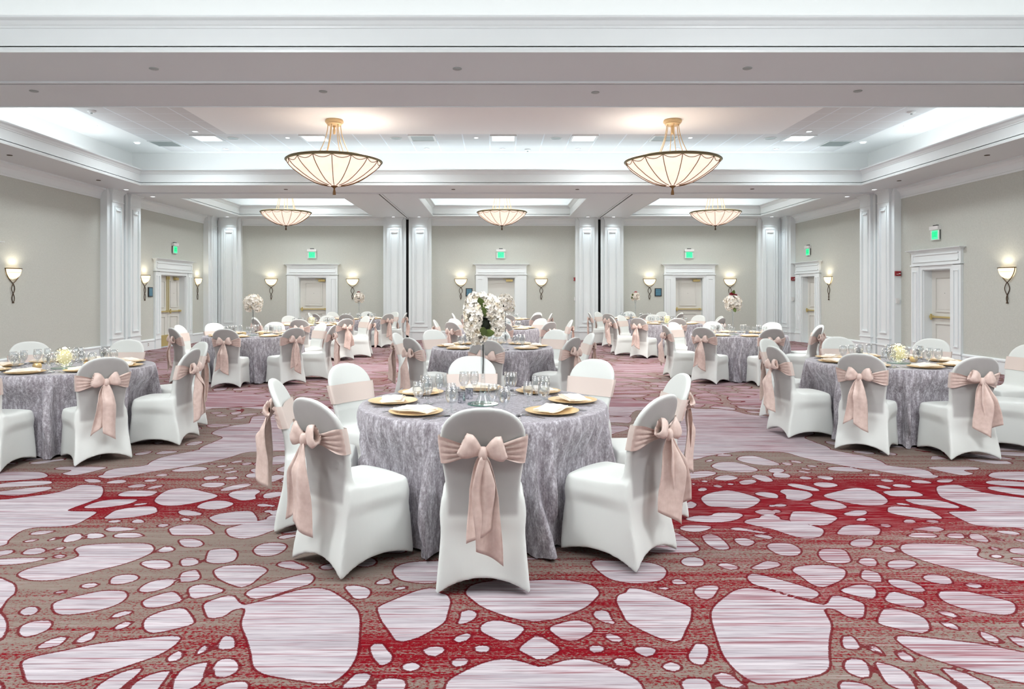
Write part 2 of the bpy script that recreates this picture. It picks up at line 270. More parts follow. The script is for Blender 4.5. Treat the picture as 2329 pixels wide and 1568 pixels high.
# ------------------------------------------------------------------ floor: patterned carpet (distance field of the pebble pattern stored on the mesh)
TR = {'A': (0, 1040, 5.545), 'B': (0, 1290, 5.545), 'C': (400, 1040, 5.545), 'D': (400, 1290, 5.545), 'E': (800, 1290, 5.545), 'G': (1520, 1020, 5.407), 'J': (300, 860, 5.545), 'K': (1560, 860, 5.545)}
PEB = """A 0,190,300,185,540,190,620,235,560,265,300,290,0,305,-300,300,-300,190
A -300,400,0,335,300,305,600,295,670,315,640,340,400,365,0,385
A -200,450,0,435,200,410,450,380,640,372,665,395,600,420,350,470,200,490,0,480
A -600,545,0,545,400,495,700,455,900,395,1000,350,1150,350,1280,365,1305,400,1300,460,1270,510,1150,560,850,665,870,685,1210,685,1225,705,1080,790,950,860,700,885,440,885,260,930,90,1060,100,1095,0,1130,-600,1150
A 680,145,760,125,930,120,1340,125,1345,140,1150,190,960,230,860,230,770,210,850,190,920,165,720,160
A 1210,240,1500,185,1900,110,2200,115,2150,145,1900,190,1550,245,1380,272,1270,262
A 1045,290,1100,278,1230,280,1290,305,1250,320,1120,325
A 1320,325,1450,290,1560,287,1610,305,1550,330,1380,335
A 1800,300,1900,278,2000,285,1950,310,1850,318
A 1590,375,1700,345,1800,340,1860,355,1800,380,1640,390
A 1840,400,1950,360,2060,352,2060,365,1980,395,1870,405
A 1950,230,2030,212,2110,215,2120,232,2050,245,1980,240
A 1475,480,1550,440,1700,420,1980,430,1990,445,1900,495,1700,500,1520,498
C -278,550,-228,490,-118,420,0,395,100,388,200,400,330,430,545,480,500,515,330,560,100,605,-60,618,-180,610,-250,580
A 1030,640,1200,570,1380,535,1700,530,1750,540,1640,590,1500,615,1300,640,1130,650
A 1640,610,1750,585,1850,578,1870,590,1780,608
A 1295,780,1350,740,1450,670,1700,630,1960,620,1990,680,1980,700,1850,735,1600,770,1400,780
A 1330,820,1430,795,1530,795,1530,820,1420,832
A 1650,825,1690,790,1770,782,1825,810,1810,835,1700,835
A 1310,915,1400,880,1500,878,1730,905,1730,915,1500,940,1380,940
C 18,690,70,668,200,675,350,715,300,740,130,745,50,725
C 50,780,100,765,170,775,200,800,150,810,80,810
A 1980,860,2040,842,2140,848,2120,870,2030,892,1990,880
A 365,975,450,935,690,928,690,940,560,975,420,985
A 285,1070,350,1045,470,1035,480,1050,350,1080
A 590,1055,720,1005,750,1020,650,1060
A 790,1070,820,1020,880,975,1000,965,1035,985,1030,1030,950,1060,840,1078
A 1100,1030,1095,990,1130,962,1260,960,1320,985,1320,1010,1200,1030
A 1430,1000,1450,970,1600,955,1750,960,1790,980,1830,995,1700,1020,1460,1020
C -98,910,-38,880,100,848,280,855,380,875,490,965,440,985,200,990,0,990,-50,985
A 930,1165,1020,1120,1200,1100,1500,1088,1880,1088,1950,1145,1920,1210,1720,1300,1500,1370,1280,1420,1000,1490,830,1535,620,1560,440,1560,330,1545,205,1495,270,1440,400,1395,700,1330,920,1285,1010,1240
A 1985,1200,2020,1160,2090,1122,2140,1125,2210,1165,2180,1185,2080,1205
A 1760,1350,1820,1310,1950,1297,2080,1300,2150,1335,2160,1380,2110,1410,2000,1422,1880,1405
C 25,1055,70,1035,200,1028,300,1050,350,1090,330,1125,250,1140,90,1135
A -150,1200,0,1190,100,1172,180,1175,160,1210,60,1240,0,1250,-150,1260
A 275,1215,330,1170,450,1145,550,1150,590,1190,480,1230,300,1232
A 660,1170,720,1145,830,1130,800,1165,720,1175
A 665,1250,720,1230,800,1230,840,1255,780,1275,700,1275
A -200,1300,0,1290,200,1275,590,1270,570,1290,400,1330,150,1360,0,1362,-200,1370
C -68,175,0,155,100,130,250,122,380,130,405,150,350,170,200,180,0,190
C 400,92,470,82,510,85,450,98
C 500,125,560,105,640,103,650,115,580,132
C 580,165,620,150,740,133,740,145,650,165
C 600,200,680,180,780,168,780,185,650,208
C 810,90,880,68,970,72,930,95,880,110
C 680,70,760,48,860,42,820,65,720,78
C 340,262,400,242,560,237,550,262,430,290,370,292
C 600,275,660,250,760,243,790,270,700,285
C 875,235,920,208,1020,198,1100,205,1105,250,1000,262,900,260
C 300,355,380,325,500,318,600,322,630,345,560,375,460,388,350,375
C 540,425,620,385,780,345,900,333,970,345,900,375,750,410,620,432
C 655,475,700,440,800,420,950,408,1040,410,1075,440,1010,470,1000,490,1020,530,920,545,830,552,740,525,680,500
C 1095,490,1120,462,1250,440,1350,442,1400,465,1330,490,1220,515,1110,525
C 255,630,330,580,450,550,600,548,700,570,740,595,640,640,500,665,380,660,280,645
C 1010,610,1050,590,1140,588,1175,605,1150,628,1060,628
C 1105,690,1130,668,1200,665,1245,685,1210,703,1130,702
C 405,760,550,715,750,685,950,680,990,710,1050,810,900,840,700,865,570,862,450,800
C 1135,770,1180,740,1280,728,1370,735,1400,760,1360,790,1250,795,1160,795
C 975,1170,1040,1110,1150,1082,1320,1080,1410,1115,1370,1180,1260,1240,1120,1255,1030,1240,985,1205
C 1275,1020,1350,985,1500,975,1560,985,1480,1010,1350,1040
C 375,1310,400,1210,430,1170,550,1158,700,1155,760,1190,780,1240,740,1310,640,1340,480,1345,390,1325
C 55,1330,70,1290,130,1272,250,1275,305,1330,230,1370,80,1383
C 1270,1360,1310,1325,1420,1312,1490,1315,1510,1335,1700,1405,1540,1425,1400,1405,1300,1380
D 45,185,60,75,200,40,270,38,320,140,230,185,100,192
D 465,45,560,5,650,-20,900,-25,1100,-5,1170,50,1050,130,980,200,900,245,830,262,720,235,520,150
D 150,290,200,240,330,215,450,235,630,295,560,330,350,385,220,405,180,380
D 335,470,450,420,620,365,730,355,800,450,850,480,900,475,1180,405,1400,330,1560,285,1800,262,1950,295,2100,390,2220,470,2310,570,2325,700,2310,950,2285,1130,2200,1280,2110,1370,1960,1480,1750,1470,1500,1430,1250,1390,1080,1350,970,1270,950,1100,900,920,830,760,825,690,880,540,850,520,780,525,690,560,640,610,560,640,410,660,370,580
D 865,340,950,280,1150,215,1400,140,1600,90,1710,85,1755,145,1690,225,1500,270,1200,370,1020,405,950,400
D 515,1050,560,930,590,880,680,860,740,900,750,1035,620,1040
D 250,1125,280,1050,360,980,420,985,430,1030,350,1090
D 480,1300,500,1210,560,1165,650,1150,750,1170,800,1250,780,1320,680,1380,560,1410,490,1380
D 0,1400,60,1300,200,1240,370,1195,400,1220,360,1330,320,1460,250,1510,120,1560,-50,1600,-30,1450
D 490,1540,560,1490,680,1455,850,1440,910,1460,920,1600,600,1620,480,1580
E -100,250,-20,232,100,240,200,265,245,310,220,370,170,405,50,408,0,370,-60,300
B -150,110,0,130,100,180,190,220,200,330,90,410,40,480,10,560,60,650,90,750,70,850,20,940,-150,1000
B 240,570,310,515,400,497,470,510,490,545,450,590,350,622,270,605
B 230,830,260,750,380,690,560,672,640,680,660,730,600,800,450,860,350,888,270,875
B 660,470,720,430,1000,360,1300,297,1540,300,1600,325,1610,380,1520,460,1300,540,1000,595,820,607,720,595,670,550
B 670,335,750,300,850,295,800,330,720,343
B 1010,245,1050,215,1200,200,1250,225,1180,260,1060,272
B 1385,200,1400,140,1500,100,1680,92,1765,130,1700,180,1560,215,1400,222
B 1735,300,1820,220,1950,170,2150,150,2210,165,2170,230,2060,280,1900,322,1790,320
B 1780,440,1900,380,2180,300,2250,350,2310,425,2200,465,2000,515,1830,520
B 1810,700,1850,640,2000,570,2200,525,2338,512,2478,710,2350,750,2150,800,1920,845,1840,810,1810,770
B 1390,660,1420,610,1520,562,1650,556,1690,580,1560,615,1450,650
B 1430,800,1460,745,1560,695,1680,685,1620,750,1500,795
B 925,975,990,900,1100,835,1225,805,1190,870,1150,930,1000,965
B 440,1035,540,960,700,890,860,875,820,930,740,1000,600,1020
B 265,1230,300,1170,450,1125,800,1060,1200,970,1600,925,2100,870,2250,870,2290,900,2200,1000,2000,1120,1700,1220,1400,1320,1100,1400,850,1465,600,1470,360,1465,320,1420,300,1330
B 2100,1200,2120,1130,2250,1055,2320,1060,2300,1130,2250,1190
B 1190,1540,1300,1450,1500,1340,1700,1280,1810,1280,1720,1370,1580,1480,1450,1600,1200,1620
B 1600,1580,1700,1460,1900,1350,2100,1310,2150,1320,2100,1400,1980,1560,1900,1620
B -150,1430,40,1440,50,1560,-150,1600
E 515,60,545,0,700,-60,1080,-80,1500,-90,1300,150,1060,205,850,208,620,175,550,115
E 325,510,420,460,650,365,800,305,950,270,1060,265,1100,330,1200,345,1250,420,1240,490,1205,600,1190,680,1120,740,980,820,850,890,700,935,600,950,540,920,450,780,370,680,320,540
E 285,220,340,170,420,145,470,155,500,200,450,225
E 510,290,570,255,680,245,720,262,620,290
E 1310,735,1370,650,1370,570,1450,540,1540,550,1590,600,1550,660,1450,710
E 1420,330,1500,400,1640,510,1850,590,2060,660,2318,690,2400,690,2400,180,1900,150,1500,220
E 1610,780,1650,710,1800,665,1950,690,2150,745,2190,790,2120,860,2040,930,1870,935,1750,880,1650,830
E 1260,920,1350,860,1460,832,1530,860,1450,930,1370,965
E 1520,1020,1600,990,1700,990,1765,1030,1700,1080,1660,1100,1560,1060
E 230,1000,300,960,390,965,450,1050,520,1120,500,1200,420,1245,350,1245,270,1150,235,1070
E 880,1040,1000,1005,1150,1005,1185,1060,1100,1110,1020,1150,920,1095
E 620,1270,680,1210,760,1200,880,1240,840,1300,750,1325,660,1305
E 1230,1190,1340,1150,1440,1150,1490,1190,1420,1250,1330,1275,1270,1240
E 2085,1045,2180,960,2330,860,2400,850,2420,1180,2329,1170,2200,1100
E 1160,1600,1200,1440,1350,1350,1600,1230,1800,1170,1950,1160,2100,1180,2329,1250,2420,1275,2420,1700,1160,1700
E 0,1390,60,1340,180,1335,260,1370,190,1460,180,1510,-100,1540,-140,1520,-50,1440
E 300,1500,340,1430,420,1405,560,1405,680,1430,690,1540,500,1640,320,1600
G 520,215,600,175,760,165,900,185,1130,265,1050,295,850,295,650,275,560,245
G 835,130,900,95,1050,90,1250,145,1405,205,1250,215,1050,200,880,160
G 590,85,650,68,760,75,790,92,700,102,620,98
G 445,160,520,135,560,148,500,172
G 550,375,640,335,750,328,880,365,800,390,700,400,600,392
G 0,375,300,290,480,275,620,305,500,350,300,372,100,380
G 1000,340,1100,322,1220,345,1310,405,1200,420,1100,385
G 855,412,950,388,1050,385,1100,415,1000,445,900,450
G 1220,275,1260,250,1400,250,1440,280,1380,305,1260,300
G 390,405,440,392,505,410,450,425
G 280,438,310,422,350,438,320,455
G 535,465,590,445,690,475,620,487
G 345,515,420,475,495,505,420,535
G 710,440,770,425,825,450,760,455
G 390,610,480,560,600,530,740,515,900,545,1155,625,1080,700,960,745,850,745,700,720,500,720,430,670
G 185,715,260,645,360,685,330,725,260,750
G 1220,710,1270,690,1335,708,1290,730
G 1040,780,1130,755,1220,755,1330,795,1300,825,1150,820
G 180,870,350,825,520,835,560,800,620,790,850,795,940,820,850,880,700,910,500,915,300,900
G 910,915,980,870,1200,850,1400,875,1700,940,1900,985,1920,1030,1880,1090,1720,1120,1520,1080,1300,1000,1100,960
G 735,990,850,968,1000,1000,1270,1045,1200,1055,950,1020,800,1005
G 125,985,180,950,350,945,560,962,480,1010,350,1035,200,1020
G -300,1000,50,1010,200,1090,400,1230,350,1280,100,1290,-300,1290
G 405,1080,450,1060,580,1060,680,1130,775,1240,650,1255,550,1230,450,1160
G 800,1110,950,1100,1080,1150,1030,1190,960,1215,880,1190,820,1150
G 145,1390,200,1345,330,1335,440,1375,440,1450,300,1462,190,1440
G 580,1430,700,1405,890,1460,820,1500,700,1485
J 190,1109,230,1060,400,990,800,920,950,870,1000,820,1150,760,1130,740,1010,710,1010,690,1080,650,1270,600,1400,585,1600,560,1900,540,2400,530,2400,900,1650,930,1430,935,1250,1000,900,1080,500,1150,-400,1250,-300,1150
J 380,0,900,0,900,60,500,110,330,120
J 940,188,1000,168,1120,170,1080,192
J 1010,230,1100,200,1400,190,1420,205,1200,235
J 1280,240,1450,222,1700,225,1650,270,1420,272
J 1000,280,1150,255,1350,262,1410,292,1250,318,1060,315
J 1040,345,1150,325,1280,340,1200,362
J 1320,325,1480,312,1590,335,1450,360
J 975,440,1080,428,1150,438,1050,456
J 1040,475,1130,460,1225,472,1120,492
J 1230,440,1350,425,1395,440,1280,470
J 1310,480,1450,450,1610,448,1500,475,1350,490
J 1230,525,1330,495,1450,490,1380,520
J 930,600,1020,578,1280,590,1150,615,980,625
J 820,615,860,620,880,640,840,655
J 20,960,150,930,270,925,200,960,60,980
J 280,955,400,920,590,925,560,940,380,965
J 660,850,750,810,880,795,900,815,800,850
K 560,335,640,315,700,325,700,355,600,355
K 770,335,850,320,960,330,960,355,820,360
K 620,380,700,368,800,385,680,398
K 860,375,960,362,1000,380,940,392
K 710,415,850,410,960,440,850,448
K -400,100,150,100,200,150,520,200,500,250,680,260,450,330,560,400,800,470,1060,480,1100,560,1300,770,1600,800,1870,900,1700,1000,1100,920,760,920,500,950,300,980,100,1040,-400,1060"""
AX = .183                                             # the carpet repeats mirrored about this line
def chaikin(P, it=2):
    for _ in range(it):
        Q = np.roll(P, -1, 0); P = np.stack([.78*P+.22*Q, .22*P+.78*Q], 1).reshape(-1, 2)
    return P
def build_floor():
    xs = np.arange(XL-.02, XR+.03, .03)
    ys = np.concatenate([np.arange(YF, 2.3, .25), np.arange(2.3, 9.5, .022), np.arange(9.5, YB+.05, .04)])
    X, Y = np.meshgrid(xs, ys)
    # cells of the pattern away from the traced part
    def cells(X, Y, s, sx, seed, thr):
        u, v_ = X/(s*sx), Y/s; iu, iv = np.floor(u), np.floor(v_)
        def hsh(a, b, k): h = np.sin(a*127.1+b*311.7+k*74.7+seed)*43758.5453; return h-np.floor(h)
        f1 = np.full(X.shape, 9.); f2 = f1.copy()
        for da in (-1, 0, 1):
            for db in (-1, 0, 1):
                a, b = iu+da, iv+db
                d = np.hypot(a+.1+.8*hsh(a, b, 1)-u, b+.1+.8*hsh(a, b, 2)-v_)
                f2 = np.minimum(f2, np.maximum(f1, d)); f1 = np.minimum(f1, d)
        return (f2-f1)*.5*s-thr*s
    wob = .12*np.sin(X*2.1+1.3*np.sin(Y*1.7))+.1*np.sin(Y*3.1+X)
    Xm = np.abs(X-AX)
    c1 = cells(Xm+wob, Y+wob*.6, .34, 1.5, 3.3, .12); c2 = cells(Xm-wob, Y+wob, .85, 1.25, 9.1, .10)
    big = np.sin(Xm*1.15+1.0*np.sin(Y*.8))+np.sin(Y*1.05+.7*np.sin(Xm*.9))
    sd = np.where(big > .75, c2, c1)
    pale = .28*(np.sin(Y*1.35+.6*np.sin(Xm*.8)+.9)+.35*np.sin(Xm*1.9+Y*.6)-.80)
    sd = np.maximum(sd, pale)
    polys = []
    for ln in PEB.split('\n'):
        k, s_ = ln.split(' ', 1); a = np.array([float(t) for t in s_.split(',')]).reshape(-1, 2)
        ox, oy, sc = TR[k]; px = ox+a[:, 0]/sc; py = oy+a[:, 1]/sc
        yy = F*EYE/(py-VY); polys.append(np.stack([(px-VX)*yy/F, yy], 1))
    tr = np.full(X.shape, -.30)
    allp = []
    for P in polys:
        P = chaikin(P); allp.append(P); allp.append(np.stack([2*AX-P[:, 0], P[:, 1]], 1))
    for P in allp:
        x0, y0 = P.min(0)-.3; x1, y1 = P.max(0)+.3
        ix = np.where((xs > x0) & (xs < x1))[0]; iy = np.where((ys > y0) & (ys < y1))[0]
        if len(ix) == 0 or len(iy) == 0: continue
        sl = (slice(iy[0], iy[-1]+1), slice(ix[0], ix[-1]+1)); gx_, gy_ = X[sl], Y[sl]
        d2 = np.full(gx_.shape, 9.); ins = np.zeros(gx_.shape, bool)
        for i in range(len(P)):
            ax, ay = P[i]; bx, by = P[(i+1) % len(P)]; ex, ey = bx-ax, by-ay; l2 = ex*ex+ey*ey+1e-12
            t = np.clip(((gx_-ax)*ex+(gy_-ay)*ey)/l2, 0, 1); d2 = np.minimum(d2, (gx_-ax-t*ex)**2+(gy_-ay-t*ey)**2)
            if ay != by: ins ^= ((ay > gy_) != (by > gy_)) & (gx_ < (bx-ax)*(gy_-ay)/(by-ay)+ax)
        tr[sl] = np.maximum(tr[sl], np.where(ins, 1, -1)*np.sqrt(d2))
    # traced area: the wedge seen near the camera
    edge = np.minimum(9.15-Y, (Y*.73+.35)-np.abs(X-AX)*1.0)
    inside = edge > 0
    soft = np.clip(edge/.3, 0, 1)*np.clip((tr+.29)/.10, 0, 1)
    sd = np.where(inside, tr*soft+np.minimum(sd, .1)*(1-soft), sd)
    g = lambda x, y, a, b, k: k*np.exp(-((X-x)/a)**2-((Y-y)/b)**2)
    red = g(2.0, 5.05, 1.8, .62, 1.05)+g(-3.2, 5.0, 2.0, .35, .75)+g(.1, 2.95, 1.6, .30, .42)+g(1.6, 3.5, 2.6, .35, .35)+g(4.3, 5.3, 1.8, .5, .45)+g(-4, 5.7, 1.5, .25, .5)
    red += .14*(Y > 8.5)*(.6+.5*np.sin(Y*1.3+X*.5))+.1+.1*np.sin(X*1.1)*np.sin(Y*1.9)
    stk = .25+g(2.4, 4.2, 2.4, 1.1, .6)+g(3.0, 3.0, 1.6, .6, .5)+g(0, 8.2, 9, 1.4, .7)+1.0*(Y > 9.3)
    ny, nx = X.shape
    me = bpy.data.meshes.new('floor')
    nv = nx*ny; me.vertices.add(nv)
    me.vertices.foreach_set('co', np.stack([X, Y, np.zeros_like(X)], -1).astype(np.float32).ravel())
    i = (np.arange(ny-1)[:, None]*nx+np.arange(nx-1)[None, :]).ravel()
    q = np.stack([i, i+1, i+nx+1, i+nx], 1).astype(np.int32)
    me.loops.add(q.size); me.loops.foreach_set('vertex_index', q.ravel())
    me.polygons.add(len(q)); me.polygons.foreach_set('loop_start', np.arange(0, q.size, 4, dtype=np.int32))
    me.update(calc_edges=True)
    for nm, arr in (('pebble', sd), ('red', red), ('streak', stk)):
        a = me.attributes.new(nm, 'FLOAT', 'POINT'); a.data.foreach_set('value', arr.astype(np.float32).ravel())
    m = mat('patterned_carpet', (200, 190, 195), .95, 0, Specular_IOR_Level=.08)
    A = lambda n: N(m, 'ShaderNodeAttribute', attribute_name=n).outputs['Fac']
    pe, rd, st = A('pebble'), A('red'), A('streak')
    fine = noise(m, coords(m, (90, 120, 1)), 1, 3, .6)
    pe2 = mth(m, 'ADD', pe, mth(m, 'MULTIPLY', mth(m, 'SUBTRACT', fine, .5), .012))
    s1 = noise(m, coords(m, (1.3, 60, 1)), 1, 4, .55); s2 = noise(m, coords(m, (2.6, 130, 1)), 1.3, 3, .6); s3 = noise(m, coords(m, (.6, 18, 1)), 1, 3, .55)
    sp = noise(m, coords(m, (55, 95, 1)), 1, 3, .7)
    # pebble fill: lavender white with red and grey-brown weft streaks
    white = mixc(m, ramp(m, s3, [(.35, (0, 0, 0)), (.65, (1, 1, 1))]), srgb(188, 181, 185), srgb(160, 153, 158))
    k1 = ramp(m, mth(m, 'ADD', s1, mth(m, 'MULTIPLY', st, .12)), [(.56, (0, 0, 0)), (.70, (1, 1, 1))])
    white = mixc(m, mth(m, 'MULTIPLY', k1, .78), white, srgb(122, 40, 54))
    k2 = ramp(m, s2, [(.53, (0, 0, 0)), (.64, (1, 1, 1))])
    white = mixc(m, mth(m, 'MULTIPLY', k2, .6), white, srgb(98, 82, 88))
    taupe = mixc(m, s3, srgb(134, 121, 112), srgb(104, 92, 85))
    rr = mth(m, 'ADD', mth(m, 'MULTIPLY', rd, .34), mth(m, 'MULTIPLY', mth(m, 'ADD', mth(m, 'MULTIPLY', sp, .75), mth(m, 'MULTIPLY', s3, .35)), 1.0))
    vein = mixc(m, ramp(m, rr, [(.625, (0, 0, 0)), (.71, (1, 1, 1))]), taupe, srgb(112, 6, 20))
    k3 = mth(m, 'MULTIPLY', ramp(m, mth(m, 'ADD', s2, mth(m, 'MULTIPLY', st, .09)), [(.62, (0, 0, 0)), (.7, (1, 1, 1))]), .6)
    vein = mixc(m, k3, vein, srgb(176, 162, 162))
    out_ = mth(m, 'LESS_THAN', mth(m, 'ABSOLUTE', mth(m, 'ADD', pe2, .003)), .0058)
    inn = mth(m, 'GREATER_THAN', pe2, 0.0)
    c = mixc(m, inn, vein, white); c = mixc(m, mth(m, 'MULTIPLY', out_, .85), c, srgb(92, 8, 20))
    L(m, c, base(m).inputs['Base Color'])
    bump(m, fine, .2, .004)
    me.materials.append(m)
    o = bpy.data.objects.new('floor', me); COL.objects.link(o); tag(o, kind='structure')
build_floor()

# ------------------------------------------------------------------ room shell
def st(o): o['kind'] = 'structure'; return o
def wallspec(side):                                   # origin and rotation: local x runs along the wall, local -y points into the room
    return {'back': ((0, YB), 0), 'left': ((XL, 0), PI/2), 'right': ((XR, 0), -PI/2), 'front': ((0, YF), PI)}[side]
def on_wall(side, u, z=0):
    (ox, oy), r = wallspec(side)
    return ((u, YB, z), 0) if side == 'back' else ((XL, u, z), PI/2) if side == 'left' else ((XR, u, z), -PI/2)
DOORS = [('back', -5.96, .914), ('back', .17, .914), ('back', 6.28, .914), ('left', 20.05, 1.57), ('right', 21.2, .914), ('right', 15.02, .96), ('left', 12.06, .914)]
DH = 2.02
def build_wall(side, a0, a1):
    b = MB(); ops = sorted((u-w_/2, u+w_/2) for s_, u, w_ in DOORS if s_ == side); p = a0
    def seg(u0, u1, z0, z1):
        if side == 'back': b.box(u0, u1, YB, YB+.24, z0, z1)
        elif side == 'left': b.box(XL-.24, XL, u0, u1, z0, z1)
        elif side == 'right': b.box(XR, XR+.24, u0, u1, z0, z1)
        else: b.box(u0, u1, YF-.2, YF, z0, z1)
    for (s0, s1) in ops: seg(p, s0, 0, ZS); seg(s0, s1, DH, ZS); p = s1
    seg(p, a1, 0, ZS)
    st(b.build('wall_'+side, M_wall))
    b = MB(); b_old = b
    def seg2(z0, z1):
        if side == 'back': b.box(a0, a1, YB, YB+.24, z0, z1)
        elif side == 'left': b.box(XL-.24, XL, a0, a1, z0, z1)
        elif side == 'right': b.box(XR, XR+.24, a0, a1, z0, z1)
        else: b.box(a0, a1, YF-.2, YF, z0, z1)
    seg2(ZS, ZC); st(b.build('wall_upper_'+side, M_white))
build_wall('back', XL-.24, XR+.24); build_wall('left', YF, YB); build_wall('right', YF, YB); build_wall('front', XL-.24, XR+.24)
st(MB().box(XL-.24, XR+.24, YF-.2, YB+.24, ZC, ZC+.1).build('ceiling', M_white))
st(MB().box(-8.07, 8.4, 9.0, 17.5, ZC-.012, ZC-.001).build('ceiling_tile_field', M_tile))
st(MB().box(-5.87, 6.13, 9.3, 15.35, ZC-.07, ZC-.013).build('ceiling_panel', M_white))
b = MB()                                              # soffit slab with its tray openings
xb = [XL, TRAYS[0][0], TRAYS[0][1], XR]
def slab(x0, x1, y0, y1):
    if x1-x0 > 1e-4 and y1-y0 > 1e-4: b.box(x0, x1, y0, y1, ZS, ZS+.06)
slab(XL, XR, YF, TRAYS[0][2]); slab(XL, XR, TRAYS[0][3], TRAYS[1][2]); slab(XL, XR, TRAYS[1][3], 18.03); slab(XL, XR, 22.2, YB)
for t in TRAYS[:2]: slab(XL, t[0], t[2], t[3]); slab(t[1], XR, t[2], t[3])
xx = [XL, -8.10, -3.87, -2.0, 2.34, 4.18, 8.36, XR]
for i in (0, 2, 4, 6): slab(xx[i], xx[i+1], 18.03, 22.2)
st(b.build('ceiling_soffit', M_soffit))
b = MB(); b.box(XL, XR, 8.12, 8.22, ZS+.06, ZC); b.box(XL, XR, 17.8, 17.88, ZS+.06, ZC)
b.box(-2.96, -2.90, 17.88, YB, ZS+.06, ZC); b.box(3.23, 3.29, 17.88, YB, ZS+.06, ZC)
st(b.build('wall_upper_divider', M_white))
LIP = [(-.0, 3.94), (-.02, 3.94), (-.025, 3.965), (-.012, 3.975), (-.018, 3.99), (0, 4.0), (0, 4.185), (-.012, 4.19), (-.016, 4.205), (-.03, 4.22), (-.05, 4.25), (-.08, 4.262), (-.09, 4.27), (-.09, 4.29), (.05, 4.29), (.05, 3.96), (0, 3.96)]
for i, (x0, x1, y0, y1) in enumerate(TRAYS):
    b = MB(); vs = []; n = len(LIP)
    for (cx, cy, sx, sy) in ((x0, y0, -1, -1), (x1, y0, 1, -1), (x1, y1, 1, 1), (x0, y1, -1, 1)):
        for (o_, z) in LIP: vs.append((cx+sx*o_, cy+sy*o_, z))
    b.add(vs, [(k*n+j, k*n+(j+1) % n, ((k+1) % 4)*n+(j+1) % n, ((k+1) % 4)*n+j) for k in range(4) for j in range(n)])
    st(b.build('trim_%d' % (i+1), M_trim))
CROWN = [(0, 3.70), (.02, 3.70), (.025, 3.735), (.015, 3.745), (.022, 3.78), (.045, 3.85), (.085, 3.895), (.12, 3.91), (.135, 3.915), (.135, 3.95), (0, 3.95)]
BASE = [(0, 0), (.03, 0), (.03, .225), (.042, .235), (.045, .262), (.02, .285), (0, .285)]
k_ = 6
for side, a0, a1 in (('back', XL, XR), ('left', YF, YB), ('right', YF, YB)):
    def place(b, name, side=side):
        if side == 'back': o = b.build(name, M_trim, loc=(0, YB, 0))
        elif side == 'left': o = b.build(name, M_trim, loc=(XL, 0, 0), rz=PI/2)
        else: o = b.build(name, M_trim, loc=(XR, 0, 0), rz=-PI/2)
        return st(o)
    sg = -1 if side == 'right' else 1
    b = MB(); b.prism(CROWN, sg*a0, sg*a1); place(b, 'trim_%d' % k_); k_ += 1
    b = MB(); p = a0
    for (s0, s1) in sorted((u-w_/2-.37, u+w_/2+.37) for s_, u, w_ in DOORS if s_ == side): b.prism(BASE, sg*p, sg*s0); p = s1
    b.prism(BASE, sg*p, sg*a1); place(b, 'baseboard_'+side)
# pilasters
def pil_mesh():
    b = MB(); b.box(-.365, .365, -.16, 0, 0, ZS); b.box(-.245, .245, -.215, -.16, 0, ZS)
    for z0, z1, e in ((.262, .29, .02), (.425, .45, .018), (3.655, 3.68, .016)):
        b.box(-.245-e, .245+e, -.215-e, -.16, z0, z1)
    b.box(-.385, .385, -.18, 0, .262, .285)
    for i in range(7):                                # flaring capital
        t = i/6; e = .06*t*t; b.box(-.245-e, .245+e, -.215-e, -.16, 3.80+.15*i/7, 3.80+.15*(i+1)/7)
    zz0, zz1 = .58, 3.56
    for x0, x1 in ((-.15, -.135), (.135, .15)): b.box(x0, x1, -.236, -.215, zz0, zz1)
    b.box(-.15, .15, -.227, -.215, zz1, zz1+.014)
    for x0, x1 in ((-.105, -.09), (.09, .105)): b.box(x0, x1, -.223, -.215, zz0+.02, zz1-.05)
    b.box(-.15, .15, -.24, -.215, zz0-.025, zz0); b.box(-.10, .10, -.24, -.215, 3.46, 3.49)
    return b.mesh('pilaster', M_trim)
PM = pil_mesh(); k_ = 9
for side, u in (('back', -2.86-.41), ('back', -2.86+.41), ('back', 3.34-.41), ('back', 3.34+.41), ('back', -8.60), ('back', 8.83),
                ('left', 17.13-.41), ('left', 17.13+.41), ('left', 22.48), ('right', 17.13-.41), ('right', 17.13+.41), ('right', 22.48)):
    p, r = on_wall(side, u); st(obj('trim_%d' % k_, PM, None, p, r)); k_ += 1
for side, u in (('back', -2.86), ('back', 3.34), ('left', 17.13), ('right', 17.13)):  # dark strips stand in for the shade inside the partition pockets
    p, r = on_wall(side, u)
    st(MB().box(-.043, .043, -.09, 0, .02, ZS-.005).build('trim_%d' % k_, M_black if side == 'back' else M_vent, loc=p, rz=r)); k_ += 1
def track(x0, x1, y0, y1):
    global k_
    st(MB().box(x0, x1, y0, y1, ZS-.012, ZS-.001).build('trim_%d' % k_, M_black)); k_ += 1
    b = MB(); ax = (x1-x0) > (y1-y0)
    if ax: b.box(x0, x1, y0-.05, y0-.003, ZS-.02, ZS-.0005); b.box(x0, x1, y1+.003, y1+.05, ZS-.02, ZS-.0005)
    else: b.box(x0-.05, x0-.003, y0, y1, ZS-.02, ZS-.0005); b.box(x1+.003, x1+.05, y0, y1, ZS-.02, ZS-.0005)
    st(b.build('trim_%d' % k_, M_soffit)); k_ += 1
track(XL+.22, XR-.22, 8.16, 8.18); track(XL+.22, XR-.22, 17.115, 17.145); track(-2.875, -2.845, 17.22, YB-.22); track(3.325, 3.355, 17.22, YB-.22)
